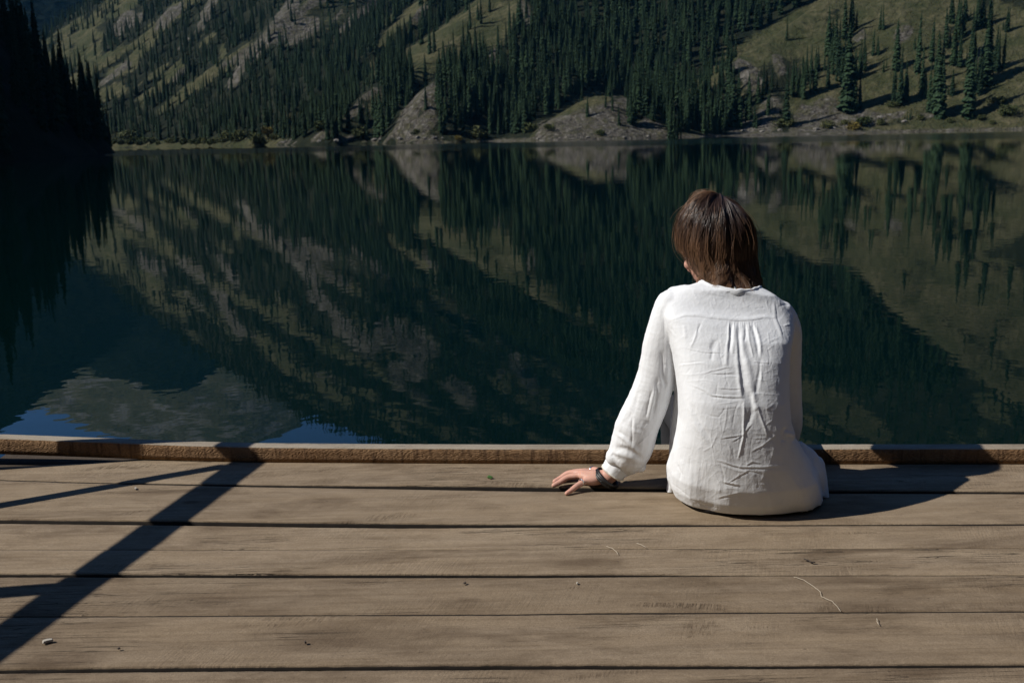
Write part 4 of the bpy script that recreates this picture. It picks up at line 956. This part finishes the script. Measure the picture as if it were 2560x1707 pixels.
# the embroidered blousing at the cuff and fan folds near the seam
def crease(o):
    me = o.data; n = len(me.vertices); co = np.empty(n*3, np.float32); me.vertices.foreach_get('co', co); co = co.reshape(-1, 3).astype(float)
    no = np.empty(n*3, np.float32); me.vertex_normals.foreach_get('vector', no); no = no.reshape(-1, 3).astype(float)
    X, Y = proj(co[:, 0], co[:, 1], co[:, 2])
    d = np.zeros(n); facing = np.clip((-no[:, 1]+.25)*2.2, 0, 1)*np.clip((2.86-co[:, 1])/.04, 0, 1)
    jx = 1.6*fbm(X/22, Y/22, 3); jy = 1.6*fbm(X/22+31, Y/22, 3)
    for pl, w, a in CRE:
        P = np.array(pl); m = (X > P[:, 0].min()-3*w-3) & (X < P[:, 0].max()+3*w+3) & (Y > P[:, 1].min()-3*w-3) & (Y < P[:, 1].max()+3*w+3) & (facing > 0)
        if not m.any(): continue
        x, y = X[m]+jx[m], Y[m]+jy[m]; best = np.full(x.shape, 1e9); tb = np.zeros(x.shape)
        seg = np.hypot(*np.diff(P, axis=0).T); cum = np.concatenate([[0], np.cumsum(seg)]); tot = cum[-1]
        for i in range(len(P)-1):
            dx, dy = P[i+1]-P[i]; u = np.clip(((x-P[i, 0])*dx+(y-P[i, 1])*dy)/(seg[i]**2+1e-9), 0, 1)
            dd = np.hypot(x-P[i, 0]-u*dx, y-P[i, 1]-u*dy); k = dd < best; best[k] = dd[k]; tb[k] = (cum[i]+u[k]*seg[i])/tot
        taper = np.clip(np.minimum(tb, 1-tb)*5+.25, 0, 1)
        prof = np.exp(-(best/(w*.9))**2) if abs(w) > 4.5 else np.exp(-(best/(w*.7))**1.3)
        d[m] += a*.001*prof*taper*(.43 if w < 3.6 else 1.0 if w > 6 else .95)
    d = np.where(np.abs(d) > .0022, np.sign(d)*(.0022+(np.abs(d)-.0022)*.75), d)*facing*.72
    # everyday crumple everywhere: folds that run along the cloth
    s1 = fbm(co[:, 0]*14+co[:, 1]*9, co[:, 2]*9, 4); s2 = fbm(co[:, 0]*38+co[:, 1]*30+3, co[:, 2]*30, 3)
    s3 = 1-np.abs(fbm(co[:, 0]*20+7, co[:, 2]*26+co[:, 1]*12, 3))*2.2
    s4 = 1-np.abs(fbm(co[:, 0]*44+2, co[:, 2]*12+co[:, 1]*30, 3))*2.4
    d += .0012*s1+.0001*s2+.0003*np.clip(s3, 0, 1)**4+.0003*np.clip(s4, 0, 1)**4
    # the sleeve folds run round the arm
    slv = np.clip((X < 1690)*1.0, 0, 1)*np.clip((1660-X+.25*(Y-900)*0)/60, 0, 1)
    d += slv*.0016*fbm(co[:, 2]*30+co[:, 0]*8, co[:, 0]*10+5, 3)
    co += no*d[:, None]; co[:, 2] = np.maximum(co[:, 2], .0025)
    me.vertices.foreach_set('co', co.astype(np.float32).ravel()); me.update()
crease(shirt)
shirt.parent = person; shirt.matrix_parent_inverse = Matrix.Translation(person.location).inverted()

def ribbon(rings, name, mat, parent, close=True):
    """closed band from a list of loops (each n x 3) forming a closed cross-section"""
    n = len(rings[0]); m = len(rings); V = np.concatenate(rings); F = []
    for i in range(m):
        for k in range(n): F.append((i*n+k, i*n+(k+1) % n, ((i+1) % m)*n+(k+1) % n, ((i+1) % m)*n+k))
    me = mesh_np(name, V, F, [mat])
    o = obj(name, me); o.parent = parent; return o
wv_ = .0012*np.sin(ANG*9+1)+.001*np.sin(ANG*17)
def nl(g, dz): 
    L = neck_loop(g, dz); L[:, 2] += wv_; return L
ribbon([nl(.001, -.020), nl(.0045, -.009), nl(.0035, .003), nl(0, .006), nl(-.003, .003), nl(-.002, -.012)], 'collar', M_SHIRT, shirt)
def frame_of(a, b):
    d = (b-a)/np.linalg.norm(b-a); x = np.cross(d, [0, 0, 1.0]); x /= np.linalg.norm(x); return d, x, np.cross(d, x)
def tube_rings(a, b, specs, n=40, wob=0.0, sq=1.0):
    d, x, y = frame_of(a, b); A_ = np.linspace(0, 2*np.pi, n, endpoint=False); out = []
    for t, r in specs:
        rr = r*(1+wob*np.sin(A_*5+t*6)+wob*.6*np.sin(A_*11+2)); out.append(a+(b-a)*t+(np.cos(A_)*rr)[:, None]*x+(np.sin(A_)*rr*sq)[:, None]*y)
    return out
ca, cb = aty(1553, 1150, 2.82), aty(1529, 1183, 2.822)
cuff = ribbon(tube_rings(ca, cb, [(0, .036), (.12, .0395), (.5, .0385), (.9, .0365), (1, .0355), (.98, .0325), (.4, .034)], wob=.03), 'cuff', M_SHIRT, shirt)
for tt in (.12, .93):
    V, F = tube(list(tube_rings(ca, cb, [(tt, .0392-.002*tt)], 60, .035)[0])+[tube_rings(ca, cb, [(tt, .0392-.002*tt)], 60, .035)[0][0]], .0016, 5)
    o = obj('embroidery', mesh_np('embroidery', V, F, [M_LACE])); o.parent = shirt

# ------------------------------------------------------------------ body: one skin from head to feet
bd = Soup()
bd.loft([r for r in rows_rings(.014)[1:-1]])
HC = q(1637, 574, 2.865)
yaw, tilt = R(38), R(20)
fw = np.array([-math.sin(yaw)*math.cos(tilt), math.cos(yaw)*math.cos(tilt), -math.sin(tilt)])
rt = np.array([math.cos(yaw), math.sin(yaw), 0]); up = np.cross(rt, fw)
HR = np.stack([rt, fw, up], 1)
def hp(r, f, u): return HC+rt*r+fw*f+up*u
def HB(c, rad): bd.ball(hp(*c), rad, HR)
HB((0, -.005, .022), (.073, .09, .084)); HB((0, .022, -.03), (.060, .062, .075)); HB((0, .050, -.075), (.032, .030, .030)); HB((0, .035, -.055), (.048, .045, .042))
bd.limb([hp(0,.078,.008), hp(0,.094,-.022), hp(0,.098,-.030)], [.008,.0105,.012], 12); 
for s_ in (-1, 1):
    bd.limb([hp(s_*.012,.079,.016), hp(s_*.03,.078,.020), hp(s_*.048,.062,.014)], [.009,.0095,.008], 10)      # brow
    HB((s_*.036,.062,-.022), (.022,.018,.018)); HB((s_*.011,.090,-.031), (.008,.008,.007))                      # cheek, nostril
    bd.ball(hp(s_*.074,-.006,-.012), (.010,.020,.031), HR)                                                       # ear
bd.limb([hp(-.02,.076,-.056), hp(0,.084,-.053), hp(.02,.076,-.056)], [.004,.006,.004], 10); bd.limb([hp(-.017,.076,-.063), hp(0,.083,-.0655), hp(.017,.076,-.063)], [.004,.0065,.004], 10)
bd.limb([q(1676,705,2.765), q(1676,664,2.775), hp(0,-.02,-.05)], [.062,.056,.056], 20)
# left arm and the hand on the boards
W = aty(1518, 1199, 2.822); W[2] = max(W[2], .03)
bd.limb([q(1542,708,2.737), q(1508,860,2.754), q(1475,950,2.778), q(1446,1040,2.81), W], [.04,.038,.034,.030,.025], 18)
PALM = np.array([.232, 2.826, .032])
bd.limb([W, PALM, (.205,2.852,.034)], [.021,.020,.0125]); bd.limb([W, PALM+[0,-.005,0], (.200,2.838,.036)], [.020,.020,.0125]); bd.limb([W, (.232,2.814,.030), (.202,2.822,.034)], [.020,.018,.0122]); bd.limb([W, (.232,2.806,.026), (.212,2.799,.027)], [.019,.016,.0115])
bd.limb([W, (.240,2.842,.028), (.214,2.868,.030)], [.020,.017,.012])
bd.limb([(.214,2.868,.032), (.176,2.886,.024), (.150,2.884,.013), (.131,2.876,.008)], [0.0111,0.0097,0.0088,0.0072], 12)     # index
bd.limb([(.203,2.853,.033), (.164,2.868,.028), (.138,2.863,.015), (.119,2.853,.0085)], [0.0113,0.0101,0.0090,0.0075], 12)    # middle
bd.limb([(.199,2.834,.033), (.160,2.840,.026), (.133,2.830,.014), (.114,2.819,.0085)], [0.0110,0.0097,0.0088,0.0072], 12)    # ring finger
bd.limb([(.210,2.800,.028), (.181,2.778,.020), (.164,2.765,.012), (.149,2.753,.007)], [0.0102,0.0089,0.0079,0.0066], 12)     # little finger
bd.limb([(.262,2.846,.028), (.242,2.886,.029), (.224,2.908,.018), (.206,2.918,.010)], [.0155,.0115,.0100,.0078], 12)     # thumb, on the far side
# right arm, its hand at rest on the thigh
RW = q(1672, 1026, 3.075)
bd.limb([q(1794,724,2.737), q(1803,860,2.79), q(1803,975,2.862), q(1745,1034,2.97), RW], [.034,.036,.035,.031,.023], 18)
PR = RW+np.array([-.055,.018,-.006])
for k, (dx, dy, L) in enumerate(((-.045,.040,.030),(-.056,.022,.034),(-.058,.002,.032),(-.050,-.016,.026))):
    kn = RW+np.array([-.085,.030-.016*k,-.006]); bd.limb([RW, PR+[0,.012-.010*k,0], kn], [.020,.017,.011], 12)
    bd.limb([kn, kn+[-.032,.012-.008*k,.002], kn+[-.055,.015-.011*k,-.010], kn+[-.068,.014-.013*k,-.022]], [.0093,.0083,.0075,.006], 10)
bd.limb([RW+[-.02,.014,0], RW+[-.045,.048,.0], RW+[-.072,.062,-.006]], [.014,.0105,.0075], 10)
for x0, x1 in ((.575, .545), (.765, .80)):                                                                      # thighs over the beam, shins hanging above the water
    bd.limb([(x0,2.76,.080), (x0*.5+x1*.5,2.95,.128), (x1,3.14,.132), (x1,3.18,.06), (x1,3.17,-.10), (x1,3.16,-.27), (x1,3.165,-.315)], [.062,.062,.05,.047,.043,.03,.03], 18)
    bd.limb([(x1,3.15,-.335), (x1,3.21,-.36), (x1,3.28,-.385), (x1,3.32,-.392)], [.032,.031,.026,.018], 14)
body = bd.fuse('body', .0026, [M_SKIN], smooth=4)
body.parent = person; body.matrix_parent_inverse = Matrix.Translation(person.location).inverted()
for s_ in (-1, 1):
    e = Soup(); e.ball(hp(s_*.031,.066,.0), .0125); V, F = e.V, e.F
    eo = child('eye', mesh_np('eye', V, F, [M_EYE])); e = Soup(); e.ball(hp(s_*.031,.0755,-.001), (.0055,.0045,.0055), HR, 12)
    io = obj('iris', mesh_np('iris', e.V, e.F, [M_IRIS])); io.parent = eo
# trousers and shoes
tr = Soup()
seat = [torso_ring(q(1538,1100,2.74)*[1,1,0]+[.012+i_,0,z], q(1886,1100,2.74)*[1,1,0]+[-.012-i_,0,z], 2.727, bk, fr) for z, i_, bk, fr in ((.0008,.03,.150,.12),(.004,.012,.168,.13),(.012,.010,.172,.13),(.045,.02,.172,.12),(.10,.05,.150,.11),(.15,.09,.12,.10))]
tr.loft(seat)
for x0, x1 in ((.575, .545), (.755, .80)):
    tr.limb([(x0,2.76,.084), (x0*.5+x1*.5,2.95,.130), (x1,3.145,.134), (x1,3.19,.06), (x1,3.175,-.10), (x1,3.165,-.26)], [.074,.074,.061,.057,.052,.042], 20)
to = tr.fuse('trousers', .005, [M_TROUS], smooth=3); to.parent = person; to.matrix_parent_inverse = Matrix.Translation(person.location).inverted()
for x1 in (.545, .80):
    s_ = Soup(); s_.limb([(x1,3.135,-.345), (x1,3.20,-.365), (x1,3.28,-.388), (x1,3.335,-.396)], [.038,.038,.033,.024], 16)
    so = s_.fuse('shoe', .005, [M_SHOE], smooth=3); so.parent = person; so.matrix_parent_inverse = Matrix.Translation(person.location).inverted()
# rings, bracelets, necklace
def torus(c, axis, rad, thick, mat, name, parent=None, flat=1.0, n=36, sq=1.0):
    axis = np.array(axis, float); axis /= np.linalg.norm(axis); x = np.cross(axis, [.1, .2, 1]); x /= np.linalg.norm(x); y = np.cross(axis, x)
    rings = []
    for k in range(8):
        b = 2*math.pi*k/8; rr = rad+thick*math.cos(b); h = thick*flat*math.sin(b); A_ = np.linspace(0, 2*np.pi, n, endpoint=False)
        rings.append(np.array(c)+rr*(np.cos(A_)[:, None]*x+sq*np.sin(A_)[:, None]*y)+axis*h)
    V = np.concatenate(rings); F = []
    for i in range(8):
        for k in range(n): F.append((i*n+k, i*n+(k+1) % n, ((i+1) % 8)*n+(k+1) % n, ((i+1) % 8)*n+k))
    return child(name, mesh_np(name, V, F, [mat]), parent)
torus((.194,2.787,.0275), (-.029,-.024,-.001), .0102, .0012, M_SILVER, 'ring', flat=1.9)
torus((.236,2.893,.0265), (-.02,.024,-.008), .0125, .0012, M_SILVER, 'ring', flat=1.9)
cax = (cb-ca)/np.linalg.norm(cb-ca)
for (X, Y), r_, tk in (((1516,1196),.0385,.0040),((1511,1199),.0375,.0032),((1519,1193),.0380,.0030)):
    torus(aty(X, Y, 2.822), cax+np.array([.12*random.uniform(-1,1),.1*random.uniform(-1,1),.05]), r_, tk, M_CORD, 'bracelet', flat=1.3)
bx, by = np.cross(cax, [0,0,1.0]), None; bx /= np.linalg.norm(bx); by = np.cross(cax, bx)
for k in range(9):
    b = Soup(); a_ = k*.7; b.ball(aty(1512, 1199, 2.822)+(math.cos(a_)*bx+math.sin(a_)*by)*.0385, .0038, seg=10); child('bead', mesh_np('bead', b.V, b.F, [M_CORD]))
nk = [neck_loop(-.014, .004)[i] for i in range(NS)]; V, F = tube(nk+[nk[0]], .0011, 6); child('necklace', mesh_np('necklace', V, F, [M_GOLD]))
b = Soup(); b.ball(neck_loop(-.012, .006)[42], (.003,.002,.004), seg=10); child('necklace_clasp', mesh_np('necklace_clasp', b.V, b.F, [M_SILVER]))

# ------------------------------------------------------------------ hair: a cap under several thousand strands gathered in locks
HCc = q(1643, 563, 2.855)
AX, AY, AZ = .115, .122, .143
FACE_A = math.degrees(math.atan2(fw[1], fw[0]))      # heading of the face
pole = np.array([.16, -.12, 1.0]); pole /= np.linalg.norm(pole)
def shell(phi, s, scale=1.0):
    """phi heading, s degrees of arc from the crown (0..92); beyond, the hair hangs: 1 degree = 2 mm"""
    phi = np.asarray(phi, float); s = np.asarray(s, float); ph = np.radians(phi)
    h = np.stack([np.cos(ph), np.sin(ph), np.zeros_like(ph)], -1); flat = h.copy()
    h = h-pole*(h@pole)[..., None]; h /= np.linalg.norm(h, axis=-1)[..., None]
    a = np.radians(np.minimum(s, 92))
    sc = scale*(1+.042*noise2(phi/26+3, s/34)+.026*noise2(phi/9, s/26+5))
    p = HCc+(pole*np.cos(a)[..., None]+h*np.sin(a)[..., None])*np.array([AX, AY, AZ])*np.asarray(sc)[..., None]
    L = np.maximum(s-92, 0)*.002; bk = np.maximum(0, -np.sin(ph)); lf = np.clip(-np.cos(ph)-.15, 0, 1)
    inn = -(2.2+5.5*lf-3.0*bk*(1-lf))*L*L
    p = p+flat*inn[..., None]; p[..., 2] -= L; p[..., 1] -= 2.6*L*L*bk
    p[..., 0] -= .09*(p[..., 2]-HCc[2])
    return p
def adiff(a, b): return (a-b+180) % 360-180
HV_, HF_, TIP, VAR = [], [], [], []; HN = [0]
def strand(P, r0, r1, tips, var):
    n = len(P); T = np.gradient(P, axis=0); T /= np.linalg.norm(T, axis=1)[:, None]+1e-9
    x = np.cross(T, [.31, .2, .93]); x /= np.linalg.norm(x, axis=1)[:, None]+1e-9; y = np.cross(T, x)
    r = r0+(r1-r0)*np.linspace(0, 1, n)**1.5; A_ = np.arange(3)*2.0944
    V = P[:, None, :]+(x[:, None, :]*np.cos(A_)[None, :, None]+y[:, None, :]*np.sin(A_)[None, :, None])*r[:, None, None]
    HV_.append(V.reshape(-1, 3)); TIP.append(np.repeat(tips, 3)); VAR.append(np.full(3*n, var))
    i = np.arange(n-1)[:, None]*3; k = np.arange(3)[None, :]; k2 = (k+1) % 3
    HF_.append((np.stack([i+k, i+k2, i+3+k2, i+3+k], -1).reshape(-1, 4)+HN[0])); HN[0] += 3*n
rg = np.random.default_rng(5); NSEG = 22; UU = np.linspace(0, 1, NSEG)
def lock_of(phi, end, start, light, curl, wavy, nst=15, spread=5.0, depth=None, lift=0.0, bend=0.0):
    wav = rg.normal(size=4); depth = depth if depth else .955+.05*rg.random(); pinch = .45+.5*rg.random(); dphi_c = rg.normal()*8+bend; lock = rg.random()
    for k in range(nst):
        o1, o2 = rg.normal()*spread, rg.normal()*.011; e2 = end+rg.normal()*8; e2 = min(e2, 137) if 222 < phi < 305 else e2; st = max(1, start+rg.normal()*6); fz = rg.normal(size=3)
        s = st+(e2-st)*UU; conv = 1-pinch*UU**1.5
        ph = phi+o1*conv*(.5+.5*np.minimum(1, s/40))+dphi_c*UU**2+6*np.sin(UU*5+wav[0]*3)*UU*wav[1]*.6+1.5*fz[0]*np.sin(UU*6+fz[1])
        P = shell(ph, s, depth+o2*conv+.012*np.sin(UU*6+wav[2]*2)*UU+lift*np.sin(UU*3.1))
        hang = np.maximum(0, s-90)/55
        out = np.stack([np.cos(np.radians(ph)), np.sin(np.radians(ph)), 0*ph], -1); side = np.stack([-out[:, 1], out[:, 0], 0*ph], -1)
        P = P+out*(curl*hang**2+.007*wavy*np.sin(UU*9+wav[3]*3)*np.minimum(hang, .9))[:, None]+side*(.014*wavy*np.sin(UU*8+wav[0]*4)*np.minimum(hang, .9)+.003*fz[2]*hang)[:, None]
        strand(P, .00085, .00028, np.clip((s-62)/70, 0, 1)**1.1*(.15+.85*light), lock*.85+.15*rg.random())
for c in range(400):
    phi = rg.random()*360; ad = adiff(phi, FACE_A); cph = math.cos(math.radians(phi))
    end = 138+rg.normal()*6
    if cph > .35: end += 3
    if 228 < phi < 292: end = 129+rg.normal()*6
    if abs(ad) < 36: end = 60+rg.normal()*4
    elif abs(ad) < 82: end = 97+rg.normal()*5
    elif abs(ad) < 95: end = 116+rg.normal()*6
    st = 2+rg.random()*(26 if rg.random() < .5 else 60)
    lock_of(phi, end, st, rg.random()**1.4, rg.normal()*.010+(.008 if cph > .3 else 0), 1.35)
# wavy locks that stand out from the rest, lighter towards their tips
for phi, end, lt, cu, dp, bd_ in ((262,134,1.0,-.004,1.04,4),(268,137,.95,.004,1.035,-4),(284,133,.6,.004,1.03,6),(240,138,1.0,-.01,1.03,16),(228,138,1.0,-.012,1.02,18),(225,138,.9,-.008,1.02,14),(250,134,.8,-.006,1.03,10),(232,139,1.0,-.006,1.03,12),(300,142,.4,.014,1.02,0),(320,144,.35,.012,1.02,0),(336,146,.3,.012,1.01,0),(350,146,.3,.012,1.01,0),(275,132,.8,.0,1.0,0),(235,138,.9,-.006,1.0,14),(222,138,1.0,-.01,1.03,20),(10,145,.3,.012,1.0,0)):
    for r_ in range(2): lock_of(phi+rg.normal()*2, end+rg.normal()*3, 34+rg.random()*34, lt, cu, 1.9, 18, 2.4, dp, 0, bd_)
# hair swept across the crown from the parting
for c in range(34): lock_of(190+rg.random()*130, 66+rg.random()*45, 1+rg.random()*6, .25, 0, .5, 11, 4.5, 1.0+.025*rg.random(), .035, rg.normal()*14)
for c in range(190):                                                         # flyaways
    phi = rg.random()*360
    if abs(adiff(phi, FACE_A)) < 30: continue
    st = rg.random()*60; e2 = st+35+rg.random()*75; w = rg.normal(size=3)*np.array([.012, .012, .008]); u = np.linspace(0, 1, 14)
    P = shell(phi+rg.normal()*14*u*u, st+(e2-st)*u, 1.01+.07*rg.random()*np.sin(u*2.6))+w*(u*u)[:, None]
    strand(P, .00040, .00018, .35+.4*u, .1)
for c in range(40):                                                          # wind-lifted hairs over the crown
    phi = 150+rg.random()*70; u = np.linspace(0, 1, 14); st = rg.random()*16
    P = shell(phi+rg.normal()*20*u, st+(28+rg.random()*30)*u, 1.02+(.05+.07*rg.random())*np.sin(u*2.9)); strand(P, .00045, .0002, .3+.3*u, .15)
hm = mesh_np('hair', np.concatenate(HV_), np.concatenate(HF_).astype(np.int32), [M_HAIR]); setattr_f(hm, 'tip', np.concatenate(TIP)); setattr_f(hm, 'var', np.concatenate(VAR))
hair = child('hair', hm)
cV, cF = [], []; ks_ = np.arange(48)*7.5
for j, s in enumerate((3, 20, 40, 60, 75, 90, 104, 116)):
    af = np.abs(adiff(ks_, FACE_A)); sl = np.where(af < 45, np.minimum(s, 58+.3*j), np.where(af < 95, np.minimum(s, 88+.3*j), s))
    cV += list(shell(ks_, sl, .915))
for j in range(7):
    for k in range(48): cF.append((j*48+k, j*48+(k+1) % 48, (j+1)*48+(k+1) % 48, (j+1)*48+k))
cF.append(tuple(range(48))[::-1])
cm = mesh_np('hair_cap', np.array(cV), cF, [M_HAIR]); setattr_f(cm, 'tip', np.zeros(len(cV))); setattr_f(cm, 'var', np.full(len(cV), .9))
hc = obj('hair_cap', cm); hc.parent = hair
# ------------------------------------------------------------------ the air over the lake
def build_haze():
    t = bpy.data.materials.new('haze_air'); t.use_nodes = True; nt_ = t.node_tree; nt_.nodes.clear()
    out = nt_.nodes.new('ShaderNodeOutputMaterial'); v = nt_.nodes.new('ShaderNodeVolumePrincipled')
    v.inputs['Color'].default_value = (.12, .52, 1.0, 1); v.inputs['Density'].default_value = HAZE; v.inputs['Anisotropy'].default_value = 0.0
    nt_.links.new(v.outputs[0], out.inputs['Volume'])
    bm = bmesh.new(); bmesh.ops.create_cube(bm, size=1)
    for q_ in bm.verts: q_.co = Vector((-3200+(q_.co.x+.5)*4600, -320+(q_.co.y+.5)*4900, -45+(q_.co.z+.5)*1545))
    me = bpy.data.meshes.new('haze'); bm.to_mesh(me); bm.free(); me.materials.append(t)
    tag(obj('haze', me), 'thin blue haze filling the air over the lake and valley', 'haze', kind='stuff')
HAZE = 3.1e-5
build_haze()
